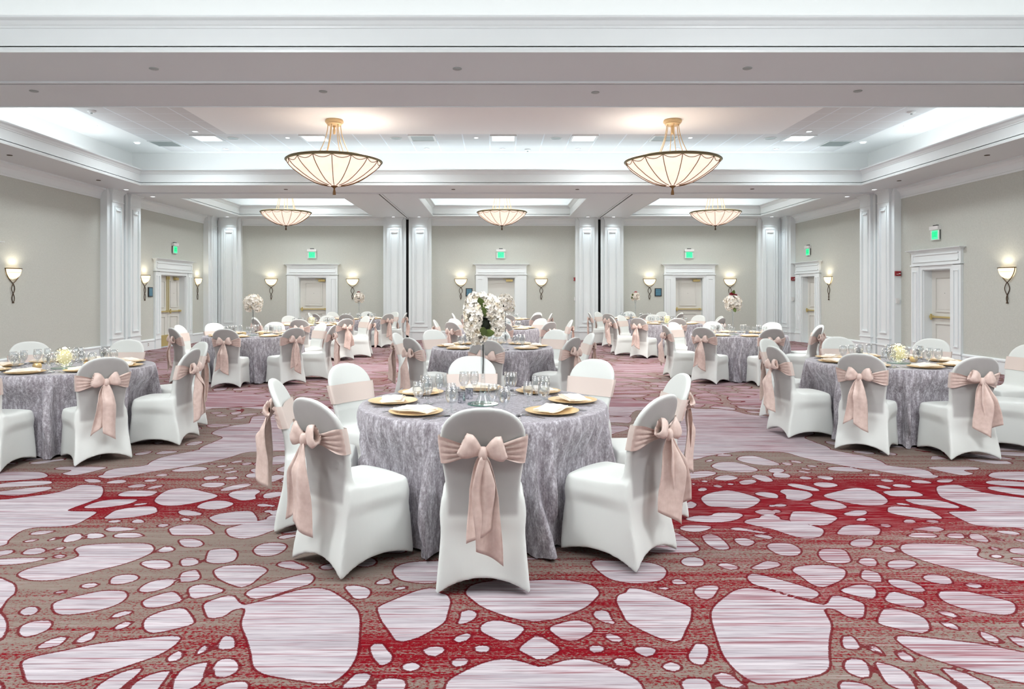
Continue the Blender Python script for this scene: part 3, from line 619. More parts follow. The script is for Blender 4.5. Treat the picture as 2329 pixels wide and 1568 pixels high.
# doors
def casing_mesh(w_):
    b = MB(); h = w_/2; o_ = h+.365
    for s_ in (-1, 1):
        x0, x1 = sorted((s_*(h+.085), s_*o_)); b.box(x0, x1, -.055, 0, .0, DH+.07)
        b.box(x0+.09*(s_ > 0)-.0, x0+.105+.09*(s_ > 0)-.0, -.062, -.055, .42, DH-.1) if False else None
        c = (x0+x1)/2
        b.box(c-.080, c-.060, -.075, -.055, .42, DH-.04); b.box(c+.060, c+.080, -.075, -.055, .42, DH-.04)
        b.box(c-.075, c+.075, -.07, -.055, DH-.05, DH-.035); b.box(c-.075, c+.075, -.075, -.055, .40, .425)
        b.box(x0-.012, x1+.012, -.07, 0, .262, .29)
        x0, x1 = sorted((s_*h, s_*(h+.085))); b.box(x0, x1, -.035, 0, 0, DH+.085)
        b.box(min(s_*h, s_*(h-.02)), max(s_*h, s_*(h-.02)), 0, .17, 0, DH)
    b.box(-h, h, -.035, 0, DH, DH+.085); b.box(-h, h, 0, .17, DH-.015, DH)
    return b.mesh('door_casing', M_trim)
def cornice_mesh(w_):
    b = MB(); o_ = w_/2+.365
    b.box(-o_-.02, o_+.02, -.075, 0, DH+.085, DH+.115); b.box(-o_, o_, -.055, 0, DH+.115, 2.40)
    for z0, z1 in ((DH+.165, DH+.178), (2.335, 2.348)): b.box(-o_+.07, o_-.07, -.077, -.055, z0-.004, z1+.004)
    for s_ in (-1, 1): b.box(min(s_*(o_-.07), s_*(o_-.083)), max(s_*(o_-.07), s_*(o_-.083)), -.066, -.055, DH+.165, 2.348)
    for i in range(7):
        t = i/6; e = .005+.085*t*t; b.box(-o_-e, o_+e, -.055-e, 0, 2.38+.075*i/7, 2.38+.075*(i+1)/7)
    return b.mesh('cornice', M_trim)
def leaf_mesh(w_):
    b = MB(); b.box(-w_/2+.003, w_/2-.003, .17, .21, .005, DH-.018)
    for z0, z1 in ((1.10, 1.86), (.18, .86)):
        x0, x1 = -w_/2+.16, w_/2-.16
        b.box(x0, x1, .148, .17, z0, z0+.024); b.box(x0, x1, .148, .17, z1-.024, z1); b.box(x0, x0+.024, .148, .17, z0+.024, z1-.024); b.box(x1-.024, x1, .148, .17, z0+.024, z1-.024)
        b.box(x0+.06, x1-.06, .164, .17, z0+.06, z1-.06)
    return b.mesh('door_leaf', M_door)
def bar_mesh(w_):
    b = MB(); b.box(-w_/2+.03, w_/2-.03, .11, .145, .975, 1.01)
    for s_ in (-1, 1): b.box(s_*(w_/2-.06)-.035, s_*(w_/2-.06)+.035, .105, .17, .965, 1.02)
    b.box(-w_/2+.06, -w_/2+.10, .10, .125, .93, 1.055)
    return b.mesh('push_bar', M_brass)
for i, (side, u, w_) in enumerate(DOORS):
    p, r = on_wall(side, u); d = st(empty('door_%d' % (i+1), p, r)); dbl = w_ > 1.2
    obj('door_casing', casing_mesh(w_), d); obj('cornice', cornice_mesh(w_), d)
    lw = w_/2-.01 if dbl else w_-.02
    for s_ in ((-1, 1) if dbl else (0,)):
        lf = obj('door_leaf', leaf_mesh(lw), d, (s_*w_/4, 0, 0))
        obj('push_bar', bar_mesh(lw), lf)
        MB().lathe([(.0, 0), (.008, .004), (.008, .012), (0, .014)], 8, (0, .165, 1.5)).build('peephole', M_dark, lf)
        if dbl: MB().box(-.008, .008, .14, .16, 1.0, DH-.03).box(-.03, .03, .125, .165, DH-.12, DH-.03).build('latch_rod', M_brass, lf, loc=(-s_*lw*.44, 0, 0))
    if side == 'back' or dbl:
        b = MB(); b.box(.05, .27, .10, .16, DH-.13, DH-.06); b.box(-.05, .18, .11, .13, DH-.045, DH-.03); b.box(.15, .17, .11, .13, DH-.06, DH-.03)
        b.build('door_closer', M_brass, d, loc=(w_*.12 if not dbl else w_*.2, 0, 0))
    if dbl: MB().box(-w_/2+.03, -.02, .12, .168, .02, .33).build('kick_plate', M_brass, d)

# ------------------------------------------------------------------ wall fittings
GZ = {'back': 'the back wall', 'left': 'the left wall', 'right': 'the right wall'}
def text_mesh(s_, size, mat_, depth=.004):
    c = bpy.data.curves.new('lettering', 'FONT'); c.body = s_; c.size = size; c.extrude = depth; c.align_x = 'CENTER'; c.align_y = 'CENTER'
    o = bpy.data.objects.new('lettering', c); COL.objects.link(o)
    dg = bpy.context.evaluated_depsgraph_get(); me = bpy.data.meshes.new_from_object(o.evaluated_get(dg))
    bpy.data.objects.remove(o, do_unlink=True)
    me.transform(Matrix.Rotation(PI/2, 4, 'X')); me.materials.clear(); me.materials.append(mat_); return me
M_g2 = emis('exit_green_glow', (60, 222, 150), .7, (60, 190, 130))
TXT = text_mesh('EXIT', .135, M_green)
for side, u, lab in (('back', -5.97, 'green lit exit sign above the leftmost door of the back wall'), ('back', .16, 'green lit exit sign above the middle door of the back wall'), ('back', 6.27, 'green lit exit sign above the rightmost door of the back wall'),
                     ('left', 20.1, 'green lit exit sign above the double door on the left wall'), ('right', 21.17, 'green lit exit sign above the far door on the right wall'), ('right', 15.03, 'large looking green EXIT sign above the near door on the right wall')):
    p, r = on_wall(side, u); e = empty('exit_sign', p, r, lab, 'exit sign', 'exit signs above the doors')
    MB().box(-.15, .15, -.075, 0, 2.86, 2.94).build('housing', M_plastic, e)
    MB().box(-.06, .06, -.05, 0, 2.94, 2.965).build('mounting_bracket', M_dark, e)
    MB().box(-.145, .145, -.045, -.03, 2.64, 2.86).build('sign_plate', M_exitpl, e)
    MB().box(-.10, .10, -.0475, -.0455, 2.66, 2.845).build('lit_panel', M_g2, e)
    MB().box(-.12, .12, -.03, 0, 2.66, 2.85).build('back_box', M_dark, e)
    t = obj('lettering', TXT, e, (0, -.051, 2.752)); t.scale = (.62, 1, 1.15)
def make_sconce():
    e = empty('wall_sconce', cat='wall sconce', group='bronze twisted wall sconces')
    R = .195; b = MB(); P = []
    for j in range(11):
        t = j/10; rr = R*math.sqrt(max(0, 1-t**2.2))
        P.append([(rr*math.cos(PI+PI*i/20), rr*.62*math.sin(PI+PI*i/20), 1.97-.20*t) for i in range(21)])
    b.grid(P); b.build('glass_bowl', M_sconce, e, 'auto')
    b = MB(); arc = lambda rr, z: [(rr*math.cos(PI+PI*i/20), rr*.64*math.sin(PI+PI*i/20), z) for i in range(21)]
    b.tube(arc(R+.008, 1.975), .009, 6); b.build('rim', M_bronze, e, True)
    MB().tube(arc(R*.93, 1.90), .003, 5).build('glass_band', M_gold, e, True)
    for s_ in (-1, 1):
        pts = []
        for j in range(41):
            t = j/40; z = 1.97-.64*t
            if t < .42: x = (R+.005)*math.cos(t/.42*PI/2)**.8
            elif t < .76: x = -.052*math.sin((t-.42)/.34*PI)
            else: x = .026*math.sin((t-.76)/.24*PI)
            pts.append((s_*x, -.012-.05*max(0, .4-t)/.4*0-.012*(1 if s_ > 0 else 0), z))
        MB().tube(pts, .0075, 6).build('twisted_bar', M_bronze, e, True)
    MB().lathe([(0, 0), (.018, 0), (.02, .012), (.012, .03), (0, .035)], 10, (0, -.018, 1.315)).build('foot', M_bronze, e, True)
    MB().box(-.04, .04, -.02, 0, 1.78, 1.93).build('wall_plate', M_bronze, e)
    return e
SC = [('back', -7.30, 'far left sconce on the back wall, left of the leftmost door'), ('back', -4.66, 'back wall sconce on the right of the leftmost door'), ('back', -1.14, 'back wall sconce on the left of the middle door'), ('back', 1.47, 'back wall sconce on the right of the middle door'),
      ('back', 4.99, 'back wall sconce on the left of the rightmost door'), ('back', 7.6, 'far right sconce on the back wall, right of the rightmost door'), ('left', 18.4, 'left wall sconce on the near side of the brass barred double door'), ('left', 21.66, 'left wall sconce on the far side of the double door'),
      ('left', 13.38, 'large looking sconce at the left edge, alone on the near left wall'), ('right', 19.88, 'right wall sconce beside the far door, beyond the pilasters'), ('right', 12.94, 'large looking sconce at the right edge, alone on the near right wall')]
s0 = make_sconce()
for i, (side, u, lab) in enumerate(SC):
    p, r = on_wall(side, u)
    o = s0 if i == 0 else dup(s0)
    o.location = p; o.rotation_euler = (0, 0, r); o['label'] = lab
    out = {'back': (0, -1), 'left': (1, 0), 'right': (-1, 0)}[side]
    d = bpy.data.lights.new('sconce_lamp', 'SPOT'); d.energy = 3.4; d.color = (1, .88, .70); d.shadow_soft_size = .07; d.spot_size = math.radians(165); d.spot_blend = .5
    lo = bpy.data.objects.new('sconce_lamp', d); COL.objects.link(lo); lo.location = (p[0]+out[0]*.14, p[1]+out[1]*.14, 1.99); lo.rotation_euler = (PI, 0, 0)
for side, u, lab in (('left', 18.70, 'framed blue plaque on the left wall beside the double door'), ('back', -.87, 'framed blue plaque on the back wall left of the middle door'), ('back', 5.27, 'framed blue plaque on the back wall left of the rightmost door')):
    p, r = on_wall(side, u); e = empty('plaque', p, r, lab, 'plaque', 'framed plaques beside doors')
    MB().box(-.11, .11, -.025, 0, 1.41, 1.67).build('frame', M_dark, e); MB().box(-.085, .085, -.028, -.0245, 1.435, 1.645).build('printed_sheet', M_plaque, e)
def on_side(side, u, z): return (on_wall(side, u, z))
for loc, rz, lab, lab2 in (((9.33, 16.355), 0, 'red fire alarm strobe on the near right wall pilaster', 'white switch box below the alarm on the near right pilaster'),
                    ((9.33, 22.11), 0, 'red fire alarm strobe by the far right corner pilaster', 'white switch box below the alarm near the far right corner'),
                    ((2.562, 22.76), -PI/2, 'red fire alarm strobe on the pilaster right of the middle bay', 'white switch box low on the pilaster side right of the middle bay')):
    e = empty('fire_alarm', (loc[0], loc[1], 0), rz, lab, 'fire alarm', 'red fire alarm strobes')
    MB().box(-.062, .062, -.045, 0, 1.91, 2.02).build('housing', M_red, e); MB().lathe([(0, -.02), (.02, -.015), (.022, 0), (0, .001)], 10, (.03, -.05, 1.97)).build('strobe_lens', M_plastic, e)
    MB().box(-.045, .005, -.048, -.0455, 1.945, 1.955).build('marking', M_plastic, e)
    e = empty('switch_box', (loc[0], loc[1], 0), rz, lab2, 'switch', 'white switch boxes')
    MB().box(-.035, .035, -.03, 0, 1.27, 1.39).build('cover', M_plastic, e); MB().box(-.008, .008, -.036, -.03, 1.31, 1.35).build('toggle', M_plastic, e)
for side, u, lab in (('left', 15.55, 'pair of outlet plates on the near left baseboard behind the glowing orb'), ('left', 18.55, 'white outlet plate on the left baseboard by the double door'), ('right', 17.95, 'white outlet plate on the right baseboard beyond the pilasters')):
    p, r = on_wall(side, u); e = empty('outlet', p, r, lab, 'outlet', 'wall outlets on the baseboards')
    MB().box(-.04, .04, -.036, -.03, .10, .21).build('cover_plate', M_plastic, e); MB().box(-.012, .012, -.038, -.0362, .125, .145).box(-.012, .012, -.038, -.0362, .165, .185).build('socket', M_dark, e)

# ------------------------------------------------------------------ chandeliers
def make_chandelier(R, rods_top, name_lab):
    e = empty('bowl_chandelier', cat='chandelier', group='bowl chandeliers'); k = R/.93
    prof = [(.92, 0), (.895, -.05), (.85, -.105), (.79, -.16), (.71, -.22), (.62, -.285), (.51, -.35), (.39, -.41), (.26, -.45), (.13, -.475), (0, -.485)]
    prof = [(r*k, z*k) for r, z in prof]
    def zr(r):
        for (r0, z0), (r1, z1) in zip(prof, prof[1:]):
            if r1 <= r <= r0: return z0+(z1-z0)*(r0-r)/(r0-r1)
        return prof[-1][1]
    MB().lathe(prof+[(0, -.485*k+.01)]+[(r*.985, z+.012) for r, z in prof[::-1][1:]], 64).build('glass_bowl', M_bowl, e, 'auto')
    MB().lathe([(.90*k, .0), (.93*k, -.02*k), (.95*k, 0), (.955*k, .02*k), (.93*k, .04*k), (.90*k, .04*k), (.90*k, .0)], 64).build('rim', M_rim, e, 'auto')
    MB().tube([(.953*k*math.cos(2*PI*i/64), .953*k*math.sin(2*PI*i/64), .012*k) for i in range(64)], .007*k, 6, True).build('rim_bead', M_bronze, e, True)
    nr = 16
    for i in range(nr):
        a = 2*PI*(i+.45)/nr
        rib = MB().tube([((r+.006)*math.cos(a), (r+.006)*math.sin(a), z-.004) for r, z in prof[:-1]], .0075*k, 6).build('rib', M_rib, e, True)
        pts = []
        for j in range(13):
            t = j/12; q = a+2*PI/nr*t; d = .058*k*4*t*(1-t)+.012*k; r = None
            z = -d; r = prof[0][0]
            for (r0, z0), (r1, z1) in zip(prof, prof[1:]):
                if z1 <= z <= z0: r = r0+(r1-r0)*(z0-z)/(z0-z1); break
            pts.append(((r+.008)*math.cos(q), (r+.008)*math.sin(q), z))
        MB().tube(pts, .0065*k, 5).build('scallop', M_rib, rib, True)
    MB().lathe([(0, -.46), (.07, -.482), (.06, -.50), (.035, -.515), (.018, -.53), (.016, -.55), (.022, -.57), (.03, -.615), (.032, -.66), (0, -.66)], 16).build('finial', M_bronze if R < .9 else M_rib, e, 'auto').scale = (k, k, k)
    H = rods_top
    MB().lathe([(0, 0), (.17, 0), (.185, -.03), (.18, -.055), (.16, -.06), (.155, -.085), (.11, -.12), (0, -.12)], 24, (0, 0, H)).build('ceiling_canopy', M_gold, e, 'auto')
    MB().lathe([(0, 0), (.03, 0), (.018, -.05), (.03, -.10), (.022, -.17), (0, -.175)], 12, (0, 0, H-.115)).build('canopy_drop', M_gold, e, True)
    for i in range(6):
        a = 2*PI*(i+.3)/6; pts = []
        for j in range(21):
            t = j/20; r = .125+(.40*k-.125)*t**1.75; pts.append((r*math.cos(a), r*math.sin(a), H-.10+(.0-H+.10)*t))
        MB().tube(pts, .009, 6).build('rod', M_gold, e, True)
    MB().tube([(.40*k*math.cos(2*PI*i/32), .40*k*math.sin(2*PI*i/32), 0) for i in range(32)], .012, 6, True).build('inner_ring', M_gold, e, True)
    return e
for k_c, (x, y, zr_, H, R, lab) in enumerate(((-3.24, 14.1, 4.14, ZC-.07-4.14, .93, 'large amber bowl chandelier, the left of the two big ones'), (3.54, 14.1, 4.14, ZC-.07-4.14, .93, 'large amber bowl chandelier, the right of the two big ones'),
              (-6.0, 20.1, 3.81, ZC-3.81, .70, 'smaller bowl chandelier in the back left bay'), (.17, 20.1, 3.81, ZC-3.81, .70, 'smaller bowl chandelier in the back middle bay'), (6.27, 20.1, 3.81, ZC-3.81, .70, 'smaller bowl chandelier in the back right bay'))):
    if k_c in (0, 2): proto_ch = make_chandelier(R, H, lab); o = proto_ch
    else: o = dup(proto_ch)
    o.location = (x, y, zr_); o['label'] = lab; o.rotation_euler = (0, 0, .17*k_c)
    d = bpy.data.lights.new('chandelier_lamp', 'AREA'); d.shape = 'DISK'; d.size = 1.5*R; d.energy = 130 if R > .9 else 16; d.color = (1, .90, .83)
    lo = bpy.data.objects.new('chandelier_lamp', d); COL.objects.link(lo); lo.location = (x, y, zr_-.08); lo.rotation_euler = (PI, 0, 0)
    d = bpy.data.lights.new('chandelier_glow', 'AREA'); d.shape = 'DISK'; d.size = 1.5*R; d.energy = 80 if R > .9 else 34; d.color = (1, .95, .90)
    lo = bpy.data.objects.new('chandelier_glow', d); COL.objects.link(lo); lo.location = (x, y, zr_-.68*R/.93)

# ------------------------------------------------------------------ ceiling fittings
def downlight(loc, lab, lit=True, r=.075):
    e = empty('downlight', loc, 0, lab, 'downlight', 'recessed round downlights')
    MB().lathe([(r*.75, 0), (r, 0), (r, -.008), (r*.78, -.008), (r*.75, 0)], 20).build('trim_ring', M_plastic, e)
    MB().lathe([(0, -.002), (r*.74, -.002), (r*.74, -.0005), (0, -.0005)], 20).build('lens', M_led, e)
rowa = [('left', 1)]
for i, (px, py) in enumerate(((213, 285), (312, 326), (444, 299))): downlight(px_on(px, py, ZC-.014), ['recessed downlight above the left cove, nearest the camera', 'recessed downlight near the back left ceiling corner', 'recessed downlight beside the left lit square panel'][i])
for i, (px, py) in enumerate(((2063, 286), (1963, 325), (1840, 299))): downlight(px_on(px, py, ZC-.014), ['recessed downlight above the right cove, nearest the camera', 'recessed downlight near the back right ceiling corner', 'recessed downlight beside the right lit square panel'][i])
ORD = ['first', 'second', 'third', 'fourth', 'fifth', 'sixth', 'seventh', 'eighth']
for i, px in enumerate((513, 742, 971, 1143, 1314, 1540, 1765)): downlight(px_on(px, 338.5, ZC-.014), 'small recessed downlight, %s from left in the back row of the ceiling' % ORD[i])
for i, px in enumerate((654, 1083, 1570)):
    e = empty('pin_light', px_on(px, 314, ZC-.014), 0, 'tiny bright pin light in the ceiling tiles, %s from left' % ORD[i], 'pin light', 'tiny pin lights in the tiles')
    MB().lathe([(0, -.006), (.035, -.005), (.045, 0), (0, 0)], 14).build('lens', M_led, e)
for i, px in enumerate((530, 901, 1265, 1752)):
    e = empty('ceiling_speaker', px_on(px, 314.5, ZC-.014), 0, 'round white ceiling speaker, %s from left in the tiles' % ORD[i], 'speaker', 'round ceiling speakers')
    MB().lathe([(.12, -.008), (.135, -.008), (.135, 0), (.12, 0), (.12, -.008)], 28).build('ring', M_plastic, e); MB().lathe([(0, -.004), (.12, -.004), (.12, 0), (0, 0)], 28).build('grille', M_vent, e)
for i, (px, lit, lab) in enumerate(((465, 1, 'bright square ceiling light panel farthest left'), (712, 1, 'bright square light panel behind the left chandelier rods'), (960, 0, 'unlit square ceiling fixture left of centre'), (1145, 1, 'bright square ceiling light panel at the centre'),
                               (1328, 1, 'bright square ceiling light panel right of centre'), (1508, 0, 'unlit square ceiling fixture behind the right chandelier rods'), (1812, 1, 'bright square ceiling light panel farthest right'))):
    p = px_on(px, 313, ZC-.014); gx0 = round((p[0]+.142-.305)/.61)*.61-.142+.305
    e = empty('ceiling_light_panel', (gx0, 15.98, ZC-.014), 0, lab, 'ceiling light', 'square ceiling fixtures')
    b = MB(); 
    for (x0, x1, y0, y1) in ((-.3, .3, -.3, -.25), (-.3, .3, .25, .3), (-.3, -.25, -.25, .25), (.25, .3, -.25, .25)): b.box(x0, x1, y0, y1, -.02, 0)
    b.build('frame', M_plastic, e); MB().box(-.249, .249, -.249, .249, -.012, -.001).build('diffuser', M_panel if lit else M_vent, e)
for i, (px, lab) in enumerate(((373, 'grey square air vent in the ceiling tiles, left side'), (1905, 'grey square air vent in the ceiling tiles, right side'))):
    p = px_on(px, 325, ZC-.014); e = empty('air_vent', (p[0], 16.58, ZC-.014), 0, lab, 'vent', 'ceiling air vents')
    b = MB()
    for (x0, x1, y0, y1) in ((-.3, .3, -.3, -.27), (-.3, .3, .27, .3), (-.3, -.27, -.27, .27), (.27, .3, -.27, .27)): b.box(x0, x1, y0, y1, -.012, 0)
    b.build('frame', M_plastic, e); b = MB().box(-.269, .269, -.269, .269, -.003, -.0005)
    for j in range(9): b.box(-.268, .268, -.26+.058*j, -.235+.058*j, -.010, -.003)
    b.build('louvres', M_vent, e)
for i, (px, py, lab) in enumerate(((208, 252, 'white smoke detector on the ceiling tiles, left side'), (2073, 254, 'white smoke detector on the ceiling tiles, right side'), (1200, 340, 'small white smoke detector at the back centre of the ceiling'))):
    e = empty('smoke_detector', px_on(px, py, ZC-.014), 0, lab, 'smoke detector', 'smoke detectors')
    MB().lathe([(0, 0), (.075, 0), (.075, -.02), (.05, -.04), (0, -.042)], 20).build('housing', M_plastic, e, 'auto'); MB().lathe([(0, 0), (.02, 0), (.018, -.018), (0, -.02)], 12, (0, 0, -.041)).build('sensor', M_vent, e)
SPK = [(77, 207, 'farthest left, behind the track slot'), (350, 156, 'left, in front of the track slot'), (735, 208, 'left of centre, behind the track slot'), (1040, 156, 'centre, in front of the track slot'), (1354, 210, 'right of centre, behind the track slot'), (1700, 155, 'right, in front of the track slot'), (1951, 207, 'farthest right, behind the track slot')]
for px, py, lab in SPK:
    e = MB().lathe([(0, 0), (.05, 0), (.05, -.006), (.042, -.01), (0, -.012)], 20).build('sprinkler_cover', M_vent, None, 'auto', loc=px_on(px, py, ZS)); tag(e, 'round sprinkler cover under the near beam, '+lab, 'sprinkler', 'flat sprinkler covers under the near beam')
for px, py, lab in ((650, 431, 'left of the left chandelier tip'), (1031, 431, 'in the centre of the beam'), (1313, 431, 'right of the beam centre'), (1711, 430, 'right of the right chandelier tip'), (22, 353, 'at the far left side soffit'), (224, 410, 'near the left pilasters'), (2245, 353, 'at the right side soffit'), (2045, 411, 'near the right pilasters')):
    e = MB().lathe([(0, 0), (.045, 0), (.045, -.008), (0, -.012)], 16).build('sprinkler_cover', M_bronze, None, 'auto', loc=px_on(px, py, ZS)); tag(e, 'small dark soffit sprinkler cover, '+lab, 'sprinkler', 'dark sprinkler covers on the soffit')
PILD = [((-8.70, 16.55), 'over the near left wall pilaster'), ((-8.66, 17.75), 'over the far left wall pilaster'), ((8.90, 16.55), 'over the near right wall pilaster'), ((8.86, 17.75), 'over the far right wall pilaster'),
        ((-3.27, 22.42), 'over the pilaster left of the left slot'), ((-2.45, 22.42), 'over the pilaster right of the left slot'), ((2.93, 22.42), 'over the pilaster left of the right slot'), ((3.75, 22.42), 'over the pilaster right of the right slot'),
        ((-8.55, 22.40), 'over the back left corner pilaster'), ((8.78, 22.40), 'over the back right corner pilaster')]
for (x, y), lab in PILD:
    downlight((x, y, ZS), 'soffit downlight '+lab, True, .07)
    d = bpy.data.lights.new('downlight_lamp', 'SPOT'); d.energy = 26; d.color = COOL; d.spot_size = math.radians(110); d.spot_blend = 1; d.shadow_soft_size = .12
    lo = bpy.data.objects.new('downlight_lamp', d); COL.objects.link(lo); lo.location = (x, y, ZS-.03)

# ------------------------------------------------------------------ chair cover: distance field polygonised with surface nets
def smax(a, b, k): return .5*(a+b+np.sqrt((a-b)**2+k*k))
def smin(a, b, k): return .5*(a+b-np.sqrt((a-b)**2+k*k))
def sstep(t): t = np.clip(t, 0, 1); return t*t*(3-2*t)
def yback(z): return np.interp(z, [.0, .36, .46, .60, .80, .94], [-.20, -.205, -.205, -.226, -.284, -.334])    # rear face of the chair back
def wback(z): return np.interp(z, [.0, .40, .46, .56, .66, .76, 1.0], [.18, .176, .176, .188, .206, .217, .217])
def chair_sdf(x, y, z):
    t = np.clip(z/.44, 0, 1); ax = np.abs(x)
    yr = -.262+.075*sstep(z/.46); yf = .275-.040*t**1.5
    u = np.clip((y-yr)/(yf-yr), 0, 1)
    hw = (1-u)*(.256-.046*t)+u*(.246-.018*t)
    low = 1-sstep((z-.30)/.09)
    hw = hw-.034*low*(4*u*(1-u))*(.35+.65*(1-t))-.009*low
    q = np.clip(1-(x/.21)**2, 0, 1)
    yr = yr+.018*q*(1-sstep((z-.2)/.2)); yf = yf-.022*q*low-.006*low
    f = smax(ax-hw, yr-y, .018); f = smax(f, y-yf, .03)
    f = smax(f, z-(.462+.010*(1-(x/.22)**2)), .024)
    arch = .078*np.maximum(np.clip(1-(x/.235)**2, 0, 1)**.8, .8*np.clip(1-(2*u-1)**2, 0, 1)**.8)
    f = smax(f, arch-z, .006); f = smax(f, .002-z, .004)
    yb = yback(z)+.020*(x/.2)**2; th = .056-.012*sstep((z-.7)/.25)
    w_ = wback(z)+.009
    g = smax(ax-w_, np.abs(y-yb-th/2)-th/2, .020)
    dome = ((ax/.229)**2.5+(np.clip(z-.735, 0, 1)/.212)**2.3)**(1/2.4)-1
    g = smax(g, dome*.2, .018)
    g = smax(g, .34-z, .03)
    return smin(f, g, .035)
def surface_nets(fn, lo, hi, h):
    ax = [np.arange(lo[i], hi[i]+h, h) for i in range(3)]
    X, Y, Z = np.meshgrid(*ax, indexing='ij'); Fv = fn(X, Y, Z); ins = Fv < 0
    shp = tuple(n-1 for n in Fv.shape); acc = np.zeros(shp+(3,)); cnt = np.zeros(shp)
    nx, ny, nz = shp
    for d in range(3):
        sl0 = [slice(None)]*3; sl1 = [slice(None)]*3; sl0[d] = slice(0, -1); sl1[d] = slice(1, None)
        a, b = Fv[tuple(sl0)], Fv[tuple(sl1)]; cr = (a < 0) != (b < 0)
        t = np.where(cr, a/np.where(a-b == 0, 1, a-b), 0)
        P = [X[tuple(sl0)].copy(), Y[tuple(sl0)].copy(), Z[tuple(sl0)].copy()]; P[d] = P[d]+t*h
        P = np.stack(P, -1)*cr[..., None]; o1, o2 = [k for k in range(3) if k != d]
        for s1 in (0, 1):
            for s2 in (0, 1):
                sl = [slice(None)]*3; sl[d] = slice(0, shp[d]); sl[o1] = slice(s1, s1+shp[o1]); sl[o2] = slice(s2, s2+shp[o2])
                acc += P[tuple(sl)]; cnt += cr[tuple(sl)]
    act = cnt > 0; idx = -np.ones(shp, int); idx[act] = np.arange(act.sum()); V = acc[act]/cnt[act][:, None]; Q = []
    for d in range(3):
        sl0 = [slice(None)]*3; sl1 = [slice(None)]*3; sl0[d] = slice(0, -1); sl1[d] = slice(1, None)
        a, b = ins[tuple(sl0)], ins[tuple(sl1)]; o1, o2 = [k for k in range(3) if k != d]
        I = np.argwhere(a != b); ok = (I[:, o1] > 0) & (I[:, o2] > 0) & (I[:, o1] < shp[o1]) & (I[:, o2] < shp[o2]); I = I[ok]
        fl = a[tuple(I.T)]
        e1 = np.zeros(3, int); e1[o1] = 1; e2 = np.zeros(3, int); e2[o2] = 1
        c = [idx[tuple((I-e1-e2).T)], idx[tuple((I-e2).T)], idx[tuple(I.T)], idx[tuple((I-e1).T)]]
        q = np.stack(c, 1); rev = fl if d != 1 else ~fl
        q[~rev] = q[~rev][:, ::-1]; Q.append(q)
    return V, np.concatenate(Q)
V, Q = surface_nets(chair_sdf, (-.285, -.39, -.02), (.285, .31, .975), .0085)
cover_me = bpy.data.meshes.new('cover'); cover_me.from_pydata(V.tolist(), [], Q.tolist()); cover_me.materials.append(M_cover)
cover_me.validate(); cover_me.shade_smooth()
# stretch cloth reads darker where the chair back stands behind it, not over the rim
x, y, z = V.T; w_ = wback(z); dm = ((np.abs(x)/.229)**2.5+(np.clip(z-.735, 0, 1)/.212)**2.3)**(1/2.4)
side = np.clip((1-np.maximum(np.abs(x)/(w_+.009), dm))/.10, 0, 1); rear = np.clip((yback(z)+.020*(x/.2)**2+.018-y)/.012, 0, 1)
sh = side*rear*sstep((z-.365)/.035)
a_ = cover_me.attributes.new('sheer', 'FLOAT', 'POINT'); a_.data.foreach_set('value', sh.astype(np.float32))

def sash_band():
    b = MB(); P = []; nth = 72; nv = 13
    for j in range(nv):
        v_ = -1+2*j/(nv-1); row = []
        for i in range(nth):
            a = 2*PI*i/nth; c, s = math.cos(a), math.sin(a)
            rear = s < 0
            hh = .070
            if rear:
                u = abs(c)**.5; k = float(sstep(max(0, (u-.05))/.95)); hh = .026+.046*k
            z = .722+v_*hh*(1 if rear else 1)
            if not rear: z = .722+v_*.071
            w_ = float(wback(z))+.008; th = .054
            x = w_*math.copysign(abs(c)**.42, c); yc = float(yback(z))+.020*(x/.2)**2+th/2
            y = yc+(th/2+.006)*math.copysign(abs(s)**.42, s)
            if rear:
                q = 1-abs(x)/w_; y -= .004+.007*q+.0075*min(1, 4*q+.25)*math.cos(v_*13.5+2.2*q*(1 if c > 0 else -1)+1.1*(c > 0))
            row.append((x, y, z))
        P.append(row+[row[0]])
    b.grid(P); return b
